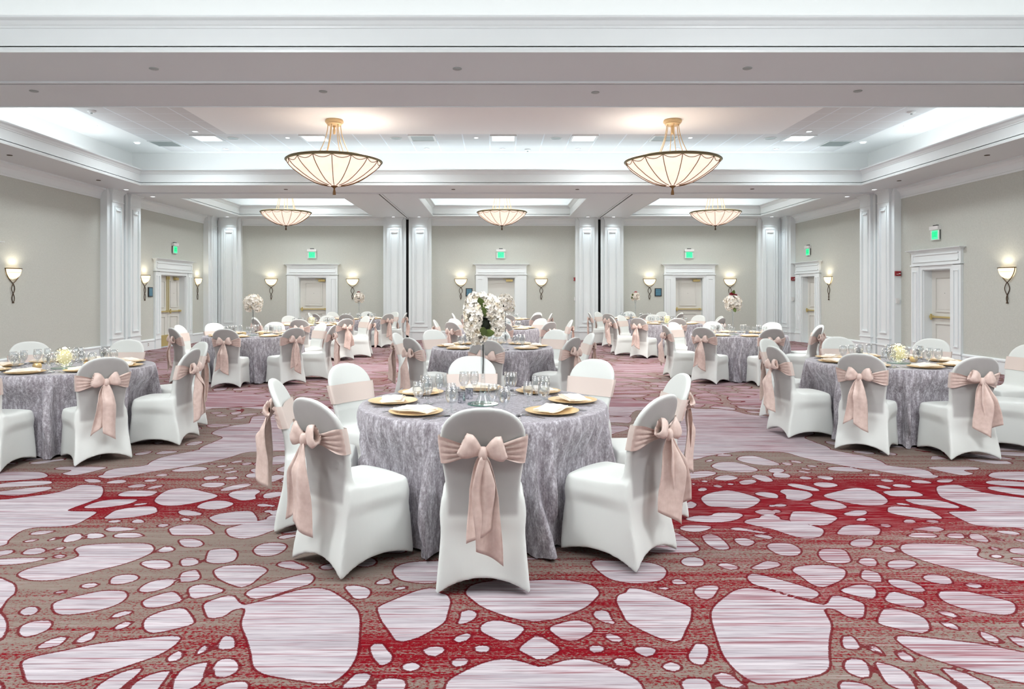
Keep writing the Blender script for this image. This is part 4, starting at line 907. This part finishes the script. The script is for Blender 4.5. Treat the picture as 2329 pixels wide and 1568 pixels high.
def bow_parts(seed):
    rnd = random.Random(seed); yk = -.298; zk = .722; out = []
    # loops: puffed lobes folded out of the knot
    for s_ in (-1, 1):
        ang = math.radians(20+rnd.uniform(-7, 9)); Ln = .112+rnd.uniform(-.012, .008); hh = .060+rnd.uniform(-.004, .005)
        vs = []; n = 20; m = 15; b = MB(); P = []
        for j in range(m):
            t = j/(m-1)
            if t < .86: tt = t/.86; l = Ln*tt; r = .012+(hh-.012)*math.sin(min(1, tt*1.12)*PI/2)**1.1; r *= (1-.18*max(0, tt-.75)/.25)
            else: tt = (t-.86)/.14; l = Ln*(1-.30*tt); r = hh*.80*(1-.55*tt)
            row = []
            for i in range(n):
                a = 2*PI*i/n; fold = 1+(.13*math.sin(3*a+seed+2*t)+.07*math.sin(7*a+3*t))*min(1, 3*t)
                pz = r*math.sin(a)*fold; py = r*.44*math.cos(a)*fold-.010-.02*math.sin(PI*min(1, t))
                X_ = l*math.cos(ang)-pz*math.sin(ang); Z_ = l*math.sin(ang)+pz*math.cos(ang)
                row.append((s_*X_, yk+py, zk+Z_))
            P.append(row+[row[0]])
        b.grid(P); out.append(('bow_loop', b))
    b = MB(); P = []
    for j in range(11):
        t = j/10*PI; row = []
        for i in range(16):
            a = 2*PI*i/16; r = .027*math.sin(t)**.7*(1+.08*math.sin(3*a+seed)); row.append((r*math.cos(a)*.95, yk-.028+.8*r*math.sin(a), zk+.001+.034*math.cos(t)))
        P.append(row+[row[0]])
    b.grid(P); out.append(('knot', b))
    cfg = {0: ((-.016, .40, .115), (.030, .50, .12)), 1: ((-.075, .40, .115), (.020, .46, .12)), 2: ((-.01, .44, .11), (.085, .40, .12)), 3: ((-.025, .47, .115), (.050, .42, .115))}[seed]
    for k, (dx, Ln, wd) in enumerate(cfg):
        n = 15; m = 22; b = MB(); ph = rnd.uniform(0, 6); P = []
        for j in range(m):
            t = j/(m-1); row = []
            for i in range(n):
                u = -1+2*i/(n-1); ww = .015+(wd/2+.006-.015)*min(1, t*2.6)**.65
                end = Ln+.075*(u*.5)*(1 if k else -1)*(1 if seed != 2 else -1)
                z = zk-.012-end*t
                tw = {0: 0, 1: .5, 2: -.5, 3: .95 if k else -.8}[seed]*min(1, 3*t); x = dx*t**.85+ww*u*math.cos(tw)+.004*math.sin(t*7+ph)
                y = yk-.030-.010*k+.018*t-.026*math.cos(u*2.3+ph+1.0*t)*(1-.25*t)*min(1, 4*t+.2)-.004*math.sin(9*t+ph)
                y += ww*u*math.sin(tw)-ww*abs(math.sin(tw))
                y = min(y, float(yback(max(z, .3)))-.018) if z > .40 else y
                row.append((x, y, z))
            P.append(row)
        b.grid(P); out.append(('sash_tail', b))
    return out
band_me = sash_band().mesh('sash', M_sash, True)
band_me.materials.append(M_sashband)
for p in band_me.polygons:
    c = p.center
    if c.y > float(yback(c.z))+.035: p.material_index = 1
VARI = []
for sd_ in range(4): VARI.append([(n, b.mesh(n, M_sash, True)) for n, b in bow_parts(sd_)])
def make_chair(v):
    e = empty('banquet_chair', cat='chair', group='covered banquet chairs around the round tables')
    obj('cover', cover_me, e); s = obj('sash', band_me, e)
    for n, me in VARI[v]:
        o = obj(n, me, s)
        if n == 'sash_tail':
            md = o.modifiers.new('thickness', 'SOLIDIFY'); md.thickness = .0022
    return e
proto = [make_chair(v) for v in range(4)]; used = [False]*4
TAB = {  # centre x, y, table phrase, yaw jitter of seats in degrees, radius tweaks of rear feet
 'C1': (-.087, 4.79, 'front centre table'), 'C2': (-.05, 9.75, 'second-row centre table'), 'C3': (.07, 14.9, 'third-row centre table'), 'C4': (.20, 20.0, 'back-row centre table'),
 'L1': (-4.37, 7.12, 'front left table'), 'L2': (-4.30, 12.45, 'second-row left table'), 'L3': (-4.30, 16.6, 'third-row left table'), 'L4': (-3.98, 20.45, 'back-row left table'),
 'R1': (4.25, 7.60, 'front right table'), 'R2': (4.36, 12.65, 'second-row right table'), 'R3': (4.22, 17.3, 'third-row right table'), 'R4': (4.10, 20.6, 'back-row right table')}
SEAT = {-90: 'camera side', -135: 'near left', 180: 'left side', 135: 'far left', 90: 'far side', 45: 'far right', 0: 'right side', -45: 'near right'}
ADJ = {('C1', -90): (-89.0, 1.31), ('C1', -135): (-132.0, 1.335), ('C1', -45): (-41.5, 1.325), ('C1', 180): (188, 1.345), ('C1', 0): (4.5, 1.36), ('C1', 135): (143.5, 1.36), ('C1', 90): (95, 1.45), ('C1', 45): (52, 1.48),
       ('L1', -45): (-45, 1.30), ('L1', 0): (0, 1.28), ('L1', 45): (47, 1.38), ('L1', 90): (94, 1.40), ('L1', 135): (135, 1.46), ('L1', -90): (-89, 1.30),
       ('R1', 180): (186, 1.28), ('R1', -135): (-129.5, 1.30), ('R1', -90): (-88, 1.32), ('R1', 135): (129, 1.40), ('R1', 90): (84, 1.46), ('R1', 45): (44, 1.58), ('R1', 0): (5, 1.60), ('R1', -45): (-42, 1.34),
       ('C2', 180): (170, 1.36), ('C2', -135): (-142, 1.30), ('C2', 135): (129, 1.45), ('C2', -90): (-93, 1.26), ('C2', -45): (-35, 1.26), ('C2', 45): (50, 1.5), ('C2', 0): (8, 1.38), ('C2', 90): (87, 1.3),
       ('C3', 0): (2, 1.5)}
VAR = {('C1', -90): 0, ('C1', -135): 1, ('C1', -45): 2, ('C1', 180): 3, ('C1', 0): 2, ('L1', 0): 3, ('R1', 180): 3, ('C2', -45): 2, ('R1', -135): 1, ('R1', -90): 2, ('L1', -45): 1}
rnd = random.Random(7); first = set(); SEATS = {}
for t, (cx, cy, ph) in TAB.items():
    for a0 in (-90, -45, 0, 45, 90, 135, 180, -135):
        if t == 'L1' and a0 in (180, -135): continue                 # beyond the left edge of the frame
        if t == 'L2' and a0 == 135: pass
        an, r = ADJ.get((t, a0), (a0+rnd.uniform(-5, 5), 1.33+rnd.uniform(-.03, .08)))
        if a0 == 90 and cy > 20: r = min(r, 1.30)
        SEATS.setdefault(t, []).append((math.radians(an), r-.545))
        r = r-.262; an = math.radians(an); v = VAR.get((t, a0), rnd.choice([0, 1, 2, 3]))
        lab = 'white covered chair with blush sash bow on the %s of the %s' % (SEAT[a0], ph)
        loc = (cx+r*math.cos(an), cy+r*math.sin(an), 0); rz = an+PI/2
        if v in first: o = dup(proto[v], loc, rz, lab)
        else: first.add(v); o = proto[v]; o.location = loc; o.rotation_euler = (0, 0, rz); o['label'] = lab
for v in range(4):
    if v not in first:
        for ch in list(proto[v].children_recursive): bpy.data.objects.remove(ch, do_unlink=True)
        bpy.data.objects.remove(proto[v], do_unlink=True)

# ------------------------------------------------------------------ tables with velvet cloths
RT, ZT = .825, .76
def cloth_mesh(seed, seats):
    r_ = random.Random(seed); n = 360; comps = [(r_.choice((29, 31, 34, 37, 41, 44)), r_.uniform(0, 6.28), r_.uniform(.4, 1)) for _ in range(5)]
    tot = sum(c[2] for c in comps)
    def fold(a): return sum(c[2]*math.sin(c[0]*a+c[1]) for c in comps)/tot*2.1
    V_ = []; Fc = []
    rows = [(0.0, ZT), (.30*RT, ZT), (.6*RT, ZT), (.85*RT, ZT), (.97*RT, ZT), (RT, ZT-.002), (RT+.007, ZT-.009)]
    m0 = len(rows); K = 22
    for j in range(1, K+1): rows.append(None)
    lims = []
    for i in range(n):
        a = 2*PI*i/n; lim = 9.
        for ac, D in seats:
            dl = (a-ac+PI) % (2*PI)-PI
            if abs(dl) < .9:
                lat = abs(RT*math.sin(dl)); l_ = (D-.016)/math.cos(dl)+max(0, lat-.262)*7; lim = min(lim, l_)
        lims.append(lim)
    for j, rw in enumerate(rows):
        for i in range(n):
            a = 2*PI*i/n
            if rw: r, z = rw
            else:
                t = (j-m0+1)/K; f = fold(a+.05*math.sin(5*t+i*.02)); s = min(1, t*1.5)**.6*(.55+.45*t)
                f2 = math.tanh(f*2.4); r = RT+.006+.020*t+.054*s*(1.0+f2)+.030*max(0, t-.9)/.1*(.5+.5*math.sin(a*17+seed))
                z = (ZT-.009)-(ZT-.014)*t+(.010*(1+f2)*t**6)
            if z < .72:
                q_ = float(sstep((.72-z)/.23)); r = min(r, lims[i])*q_+r*(1-q_)
            V_.append((r*math.cos(a), r*math.sin(a), z))
    m = len(rows)
    for j in range(m-1):
        for i in range(n): Fc.append((j*n+i, (j+1)*n+i, (j+1)*n+(i+1) % n, j*n+(i+1) % n))
    b = MB(); b.add(V_, Fc); me = b.mesh('tablecloth', M_velvet, True, recalc=False); return me
def make_table():
    e = empty('round_table', cat='table', group='round banquet tables')
    MB().lathe([(0, 0), (.80, 0), (.80, .022), (0, .022)], 64, (0, 0, ZT-.03)).build('tabletop', M_wood, e)
    for i in range(4):
        a = PI/4+PI/2*i; MB().tube([(.5*math.cos(a), .5*math.sin(a), .0), (.45*math.cos(a), .45*math.sin(a), ZT-.03)], .014, 8).build('leg', M_steel, e, True)
    return e
tb = make_table()
for i, (t, (cx, cy, ph)) in enumerate(TAB.items()):
    o = tb if i == 0 else dup(tb)
    o.location = (cx, cy, 0); o['label'] = 'round banquet table hidden under the grey velvet cloth, '+ph
    c = obj('tablecloth', cloth_mesh(3+7*i, SEATS[t]), None, (cx, cy, 0)); tag(c, 'floor-length silver grey crushed velvet cloth on the '+ph, 'tablecloth', 'grey velvet tablecloths')

# ------------------------------------------------------------------ place settings
def plate_obj():
    e = empty('charger_plate', cat='plate', group='gold charger plates')
    MB().lathe([(0, 0), (.10, 0), (.115, .004), (.155, .012), (.166, .016), (.168, .019), (.155, .018), (.118, .008), (.10, .0055), (0, .005)], 44).build('dish', M_plate, e, 'auto')
    return e
def napkin_mesh():
    b = MB()
    for k, (sx, sy, rz, z0, tip) in enumerate(((.125, .075, .08, .0, 0), (.120, .066, -.06, .0055, 0), (.112, .058, .03, .011, .010))):
        P = []; n = 14; m = 8
        for side in (0, 1):
            G = []
            for j in range(m):
                row = []
                for i in range(n):
                    u = -1+2*i/(n-1); v_ = -1+2*j/(m-1)
                    x = sx*u*(1-.10*v_*(1 if k < 2 else -1)); y = sy*v_+.006*math.sin(3*u)
                    z = z0+(.006 if side else 0)+.003*math.sin(PI*(u+1)/2)+.002*math.sin(4*u+k)+tip*max(0, 1-abs(u-.35)*2.2)*side+.002*math.cos(5*v_)*side
                    row.append((x*math.cos(rz)-y*math.sin(rz), x*math.sin(rz)+y*math.cos(rz), z))
                G.append(row)
            P.append(G)
        top, bot = P[1], P[0]; b.grid(top); b.grid([r[::-1] for r in bot])
        ring = lambda G: G[0]+[r[-1] for r in G[1:-1]]+G[-1][::-1]+[r[0] for r in G[1:-1]][::-1]
        r0, r1 = ring(bot), ring(top); b.grid([r0+[r0[0]], r1+[r1[0]]])
    return b.mesh('napkin', M_napkin, 'auto', recalc=True)
def glass_mesh(k, H, R, Hs):
    o_ = [(0, 0), (.034, 0), (.035, .003), (.012, .008), (.007, .016), (.0065, Hs*.8), (.012, Hs), (R*.72, Hs+.018), (R*.97, Hs+.045), (R, Hs+.065), (R*.86, H)]
    i_ = [(R*.86-.0018, H), (R-.002, Hs+.065), (R*.97-.002, Hs+.046), (R*.72-.001, Hs+.022), (.008, Hs+.008), (0, Hs+.006)]
    b = MB().lathe(o_+i_, 28); return b.mesh('glass', M_glass, True)
def fork_mesh():
    b = MB(); b.box(-.007, .007, -.095, -.04, 0, .003); b.box(-.004, .004, -.04, .035, 0.001, .004); b.box(-.012, .012, .035, .055, .001, .004)
    for i in range(4): x = -.0105+.007*i; b.box(x-.0015, x+.0015, .055, .098, .002, .0045)
    return b.mesh('fork', M_steel)
def knife_mesh():
    b = MB(); b.box(-.007, .007, -.105, 0, 0, .005)
    b.add([(-.008, 0, .001), (.008, 0, .001), (.009, .08, .001), (.0, .11, .001), (-.007, .09, .001), (-.008, 0, .003), (.008, 0, .003), (.009, .08, .003), (.0, .11, .003), (-.007, .09, .003)],
          [(0, 1, 2, 3, 4), (5, 9, 8, 7, 6), (0, 5, 6, 1), (1, 6, 7, 2), (2, 7, 8, 3), (3, 8, 9, 4), (4, 9, 5, 0)])
    return b.mesh('knife', M_steel)
def spoon_mesh():
    b = MB(); b.box(-.006, .006, -.09, -.04, 0, .003); b.box(-.0035, .0035, -.04, .045, .001, .004)
    vs = []; P = []
    for j in range(6):
        r = j/5; P.append([(.019*r*math.cos(2*PI*i/16), .068+.028*r*math.sin(2*PI*i/16), .001+.006*r*r) for i in range(17)])
    b.grid(P); P2 = [[(x, y, z+.0015) for x, y, z in rw[::-1]] for rw in P]; b.grid(P2)
    return b.mesh('spoon', M_steel)
NAP, G1, G2_ = napkin_mesh(), glass_mesh(0, .160, .040, .045), glass_mesh(1, .168, .034, .058)
FK, KN, SP = fork_mesh(), knife_mesh(), spoon_mesh()
pl = plate_obj(); pfirst = True
def thing_mesh(name, me, loc, rz, lab, cat, group): o = obj(name, me, None, loc, rz); tag(o, lab, cat, group); return o
rnd = random.Random(5); TZ = ZT+.0008
for t, (cx, cy, ph) in TAB.items():
    for a0, sn in SEAT.items():
        an = ADJ.get((t, a0), (a0, 0))[0]; an = math.radians(a0+(an-a0)*.5+rnd.uniform(-2, 2)); ca, sa = math.cos(an), math.sin(an)
        if t in ('R1', 'C1', 'L1') and False: pass
        P = lambda r, s: (cx+r*ca-s*sa, cy+r*sa+s*ca, TZ)       # r outward, s to the left seen from the chair... tangential
        rz = an+PI/2; sh = sn+' seat of the '+ph
        p = P(.61, 0); lab = 'gold charger plate under a napkin, '+sh
        if pfirst: pfirst = False; pl.location = p; pl['label'] = lab
        else: dup(pl, p, rz, lab)
        thing_mesh('napkin', NAP, (p[0], p[1], TZ+.0215), rz+rnd.uniform(-.25, .25), 'folded ivory napkin on the plate, '+sh, 'napkin', 'folded ivory napkins')
        p = P(.43, .13); thing_mesh('water_goblet', G1, p, 0, 'round-bowled clear water goblet, '+sh, 'glass', 'clear water goblets')
        p = P(.37, .045+rnd.uniform(0, .02)) if t != 'L3' else P(.42, .04); thing_mesh('wine_glass', G2_, p, 0, 'slim clear stemmed wine glass, '+sh, 'glass', 'clear wine glasses')
        if t in ('C1', 'L1', 'R1', 'C2', 'L2', 'R2'):
            p = P(.62, -.19); thing_mesh('fork', FK, p, rz, 'steel fork beside the plate, '+sh, 'fork', 'steel forks')
            p = P(.62, .185); thing_mesh('knife', KN, p, rz, 'steel knife beside the plate, '+sh, 'knife', 'steel knives')
            p = P(.62, .215); thing_mesh('spoon', SP, p, rz, 'steel spoon outside the knife, '+sh, 'spoon', 'steel spoons')

# ------------------------------------------------------------------ centrepieces
def mirror_base(cx, cy, ph, r=.10):
    e = empty('mirror_base', (cx, cy, TZ), 0, 'round mirror under the centrepiece of the '+ph, 'mirror', 'round centrepiece mirrors')
    MB().lathe([(0, 0), (r, 0), (r, .004), (0, .004)], 40).build('mirror_plate', M_mirror, e); MB().lathe([(r, 0), (r+.003, .001), (r+.003, .005), (r, .005), (r, 0)], 40).build('bevelled_edge', mat_edge, e)
mat_edge = mat('mirror_edge', (70, 130, 112), .1)
def blossoms(seed, lobes, nf, size=.024):
    r_ = random.Random(seed); b = MB()
    for (c, rad, wgt) in lobes:
        for _ in range(int(nf*wgt)):
            z = r_.uniform(-1, 1); a = r_.uniform(0, 2*PI); q = math.sqrt(1-z*z); d = Vector((q*math.cos(a), q*math.sin(a), z)); k = r_.uniform(.72, 1.03)
            p = Vector(c)+Vector((d.x*rad[0], d.y*rad[1], d.z*rad[2]))*k
            nrm = Vector((d.x/rad[0], d.y/rad[1], d.z/rad[2])).normalized()+Vector((r_.uniform(-.4, .4), r_.uniform(-.4, .4), r_.uniform(-.5, .2))); nrm.normalize()
            u = nrm.cross(Vector((.3, .2, 1))).normalized(); w_ = nrm.cross(u); ph = r_.uniform(0, 6); s = size*r_.uniform(.75, 1.2)
            for i in range(5):
                th = ph+2*PI*i/5; dr = u*math.cos(th)+w_*math.sin(th); sd = nrm.cross(dr); cv = r_.uniform(.15, .7)
                pts = [p, p+dr*s*.45+sd*s*.46+nrm*s*.22, p+dr*s*.9+sd*s*.40+nrm*s*cv, p+dr*s*1.15+nrm*s*cv*.8, p+dr*s*.9-sd*s*.40+nrm*s*cv, p+dr*s*.45-sd*s*.46+nrm*s*.22, p+dr*s*.55+nrm*s*.10]
                b.add(pts, [(0, 1, 6), (1, 2, 6), (2, 3, 6), (3, 4, 6), (4, 5, 6), (5, 0, 6)])
    return b.mesh('blossoms', M_petal, False, recalc=False)
def leaves(seed, spots, size, m_=None):
    r_ = random.Random(seed); b = MB()
    for (c, d) in spots:
        d = Vector(d).normalized(); p = Vector(c); s = d.cross(Vector((.2, .9, .1))).normalized(); n_ = d.cross(s); G = []
        for j in range(7):
            t = j/6; w_ = size*.30*math.sin(PI*min(1, t*.95+.03))**.8; q = p+d*size*t+n_*size*.25*t*t
            G.append([q-s*w_, q+n_*w_*.3, q+s*w_])
        b.grid(G); b.grid([[v_+n_*.002 for v_ in rw[::-1]] for rw in G])
    return b.mesh('leaves', m_ or M_leaf, True, recalc=False)
def rosette(c, R, m_, seed):
    r_ = random.Random(seed); b = MB(); c = Vector(c)
    for k in range(4):
        for i in range(6):
            a = 2*PI*i/6+k*.5; el = .25+.33*k; d = Vector((math.cos(a)*math.cos(el), math.sin(a)*math.cos(el), math.sin(el))); s = Vector((-math.sin(a), math.cos(a), 0))
            L_ = R*(1-.16*k); G = []
            for j in range(5):
                t = j/4; w_ = R*.42*math.sin(PI*(.12+.75*t)); q = c+d*L_*t+Vector((0, 0, R*.25*t*t)); G.append([q-s*w_, q+Vector((0, 0, -.1*R*t)), q+s*w_])
            b.grid(G)
    return b.mesh('rose_head', m_, True, recalc=False)
def lily_vase(H, r0, rt):
    o_ = [(0, 0), (r0, 0), (r0*.93, .012), (r0*.55, .05), (r0*.32, .10), (.0145, .16), (.013, .22), (.016, H*.75), (rt*.7, H*.95), (rt, H)]
    i_ = [(rt-.003, H), (rt*.7-.003, H*.95), (.0125, H*.75), (.0095, .22), (.006, .17), (0, .165)]
    return MB().lathe(o_+i_, 28).mesh('vase', M_glass, True)
def arrangement(t, dx, dy, H, lobes, nf, seed, lab, size=.024, rose=None, zc=0, trumpet=False, stem=True):
    cx, cy, ph = TAB[t]; e = empty('flower_arrangement', (cx+dx, cy+dy, TZ+.0045), 0, lab, 'flowers', 'tall flower centrepieces')
    obj('vase', lily_vase(H, .058 if not trumpet else .05, .022 if not trumpet else .055), e)
    if stem: MB().tube([(0, 0, .20 if not trumpet else .22), (.002, .002, H*.6), (0, 0, H+.05)], .0042, 6).build('stem', M_stem, e, True)
    o = obj('blossoms', blossoms(seed, lobes, nf, size), e); o['kind'] = 'stuff'
    MB().lathe([(0, -.05), (.03, -.042), (.045, -.01), (.045, .03), (.03, .05), (0, .055)], 16, (0, 0, zc)).build('foam_core', M_foam, e, True)
    return e
mirror_base(-.087, 4.70, 'front centre table', .10)
e = arrangement('C1', 0, -.09, .46, [((-.060, 0, .575), (.066, .085, .165), .46), ((.058, .01, .64), (.070, .085, .085), .26), ((.10, .0, .555), (.042, .06, .105), .17), ((-.01, .03, .70), (.05, .06, .03), .08), ((-.035, -.01, .45), (.06, .06, .05), .10)], 900, 3, 'tall bouquet of white hydrangea in a clear vase on the front centre table', .0175, zc=.52)
obj('leaves', leaves(2, [((.0, -.03, .63), (-.25, -.1, 1)), ((.012, -.04, .58), (.1, -.1, 1)), ((.0, -.05, .47), (.9, -.2, .12)), ((.0, -.05, .455), (.1, -.3, .5)), ((.03, .05, .50), (.8, .2, .3))], .085), e)
BALL = lambda z, r: [((0, 0, z), (r, r, r*.85), .62), ((-r*.45, 0, z-r*.5), (r*.5, r*.5, r*.6), .19), ((r*.5, 0, z-r*.5), (r*.5, r*.5, r*.6), .19)]
arrangement('C2', .18, 0, .44, BALL(.62, .12), 190, 5, 'white bouquet on the second-row centre table, half behind the front bouquet', .027, zc=.58)
mirror_base(-4.30, 12.45, 'second-row left table', .10)
arrangement('L2', 0, 0, .46, BALL(.585, .155), 460, 6, 'round white bouquet on a thin stem on the second-row left table', .025, zc=.54)
e = arrangement('L4', 0, 0, .52, BALL(.63, .14), 230, 8, 'small white bouquet with a dark red flower on the back-row left table', .032, zc=.6, trumpet=True, stem=False)
obj('rose_head', rosette((-.01, -.02, .75), .06, M_redfl, 2), e)
mirror_base(4.26, 12.65, 'second-row right table', .10)
e = arrangement('R2', -.10, 0, .50, BALL(.585, .145), 440, 9, 'white bouquet topped with crimson roses on the second-row right table', .025, zc=.54, trumpet=True, stem=False)
for i, (x, y, z, s) in enumerate(((-.03, -.03, .70, .055), (.035, -.02, .69, .05), (0, .03, .72, .05))): obj('rose_head', rosette((x, y, z), s, M_redfl, i), e)
obj('leaves', leaves(4, [((0, 0, .7), (.2, 0, 1)), ((-.03, 0, .52), (-.6, -.4, .4)), ((0, -.08, .48), (0, -.5, -1))], .10), e)
e = arrangement('R4', -.02, 0, .55, BALL(.66, .12), 130, 10, 'small white bouquet with a pink rose on the back-row right table', .03, zc=.63, trumpet=True, stem=False)
obj('rose_head', rosette((.01, -.02, .76), .055, M_pinkfl, 3), e)
obj('leaves', leaves(5, [((-.05, -.05, .6), (-1, -.2, .3)), ((-.05, -.05, .66), (-.8, -.2, .8))], .10), e)
M_orbglass = thin_glass('orb_glass', (.98, .98, .94, 1))
M_fairy = emis('fairy_light', (255, 246, 196), 3.0)
M_glow = mat('frosted_lining', (228, 226, 196), .3, 0, Alpha=.55)
base(M_glow).inputs['Emission Color'].default_value = srgb(255, 246, 180); base(M_glow).inputs['Emission Strength'].default_value = .12
def make_orb():
    e = empty('fairy_light_orb', cat='glass orb lamp', group='glowing glass orbs')
    R = .105; prof = [(R*math.sin(PI*i/24), R-R*math.cos(PI*i/24)) for i in range(1, 24)]
    MB().lathe([(0, 0)]+prof+[(0, 2*R)], 40).build('glass_sphere', M_orbglass, e, True)
    r_ = random.Random(4); b = MB(); pts = []
    for k in range(90):
        z = r_.uniform(-.95, .9); a = k*2.4+r_.uniform(-.3, .3); q = math.sqrt(1-z*z)*r_.uniform(.55, .9); p = (R*q*math.cos(a), R*q*math.sin(a), R+R*z*.88); pts.append(p)
        s = .0032; b.add([(p[0]+s, p[1], p[2]), (p[0]-s, p[1], p[2]), (p[0], p[1]+s, p[2]), (p[0], p[1]-s, p[2]), (p[0], p[1], p[2]+s), (p[0], p[1], p[2]-s)], [(0, 2, 4), (2, 1, 4), (1, 3, 4), (3, 0, 4), (2, 0, 5), (1, 2, 5), (3, 1, 5), (0, 3, 5)])
    o = b.build('fairy_lights', M_fairy, e); o['kind'] = 'stuff'
    b = MB()
    for i in range(0, 88): b.tube([pts[i], tuple((pts[i][j]+pts[i+1][j])/2*.96 for j in range(2))+((pts[i][2]+pts[i+1][2])/2,), pts[i+1]], .0006, 4)
    b.build('wire', M_brass, e)
    prof = [(.6*R*math.sin(PI*i/16), .95*R-.62*R*math.cos(PI*i/16)) for i in range(1, 16)]
    MB().lathe([(0, .33*R)]+prof+[(0, 1.57*R)], 24).build('frosted_core', M_glow, e, True)
    return e
orb = make_orb()
for i, (t, x, y) in enumerate((('L1', -4.28, 6.98), ('L3', -4.28, 16.35), ('R1', 4.28, 7.48), ('R3', 4.19, 17.25))):
    ph = TAB[t][2]; mirror_base(x, y, ph, .115 if i in (0, 2) else .10)
    o = orb if i == 0 else dup(orb)
    o.location = (x, y, TZ+.0045); o['label'] = 'glass orb full of warm fairy lights on the '+ph
    d = bpy.data.lights.new('orb_lamp', 'POINT'); d.energy = 1.2; d.color = (1, .93, .6); d.shadow_soft_size = .05
    lo = bpy.data.objects.new('orb_lamp', d); COL.objects.link(lo); lo.location = (x, y, TZ+.30)
CUP = MB().lathe([(0, 0), (.024, 0), (.026, .004), (.029, .072), (.031, .074), (.027, .073), (.0235, .01), (0, .008)], 24).mesh('votive_cup', M_silver, 'auto')
for (px, py, lab) in ((1050, 917, 'mercury glass votive cup left of the tall vase on the front table'), (1067, 908, 'mercury glass votive cup close behind left of the tall vase'), (1144, 915, 'mercury glass votive cup right of the tall vase on the front table')):
    p = px_on(px, py, ZT); thing_mesh('votive_cup', CUP, (p[0], p[1], TZ), 0, lab, 'candle holder', 'silver mercury glass votives')
VOT = MB().lathe([(0, 0), (.026, 0), (.038, .014), (.041, .03), (.036, .048), (.031, .056), (.029, .055), (.034, .046), (.038, .03), (.034, .016), (0, .006)], 24).mesh('votive_cup', M_votive, 'auto')
for (t, dx, dy, lab) in (('L1', -.13, -.22, 'gold votive cup left of the glowing orb, front left table'), ('L1', .27, -.05, 'gold votive cup right of the glowing orb, front left table'), ('R1', -.20, -.12, 'gold votive cup left of the glowing orb, front right table'), ('R1', .25, -.02, 'gold votive cup right of the glowing orb, front right table')):
    cx, cy, ph = TAB[t]; thing_mesh('votive_cup', VOT, (cx+dx, cy+dy, TZ), 0, lab, 'candle holder', 'gold votive cups')
for (t, dx, dy) in (('L2', .16, -.05), ('L2', -.15, -.03), ('R2', .10, -.16), ('C2', -.12, -.05), ('C2', .02, -.14), ('L4', .15, 0), ('R4', -.15, .02)):
    cx, cy, ph = TAB[t]; thing_mesh('votive_cup', VOT if t[0] == 'L' else CUP, (cx+dx, cy+dy, TZ), 0, ('gold' if t[0] == 'L' else 'silver')+' votive cup %s of the centrepiece of the ' % ('right' if dx > .1 else 'left' if dx < -.1 else 'in front')+ph, 'candle holder', 'votive cups beside the centrepieces')
bpy.context.view_layer.update()
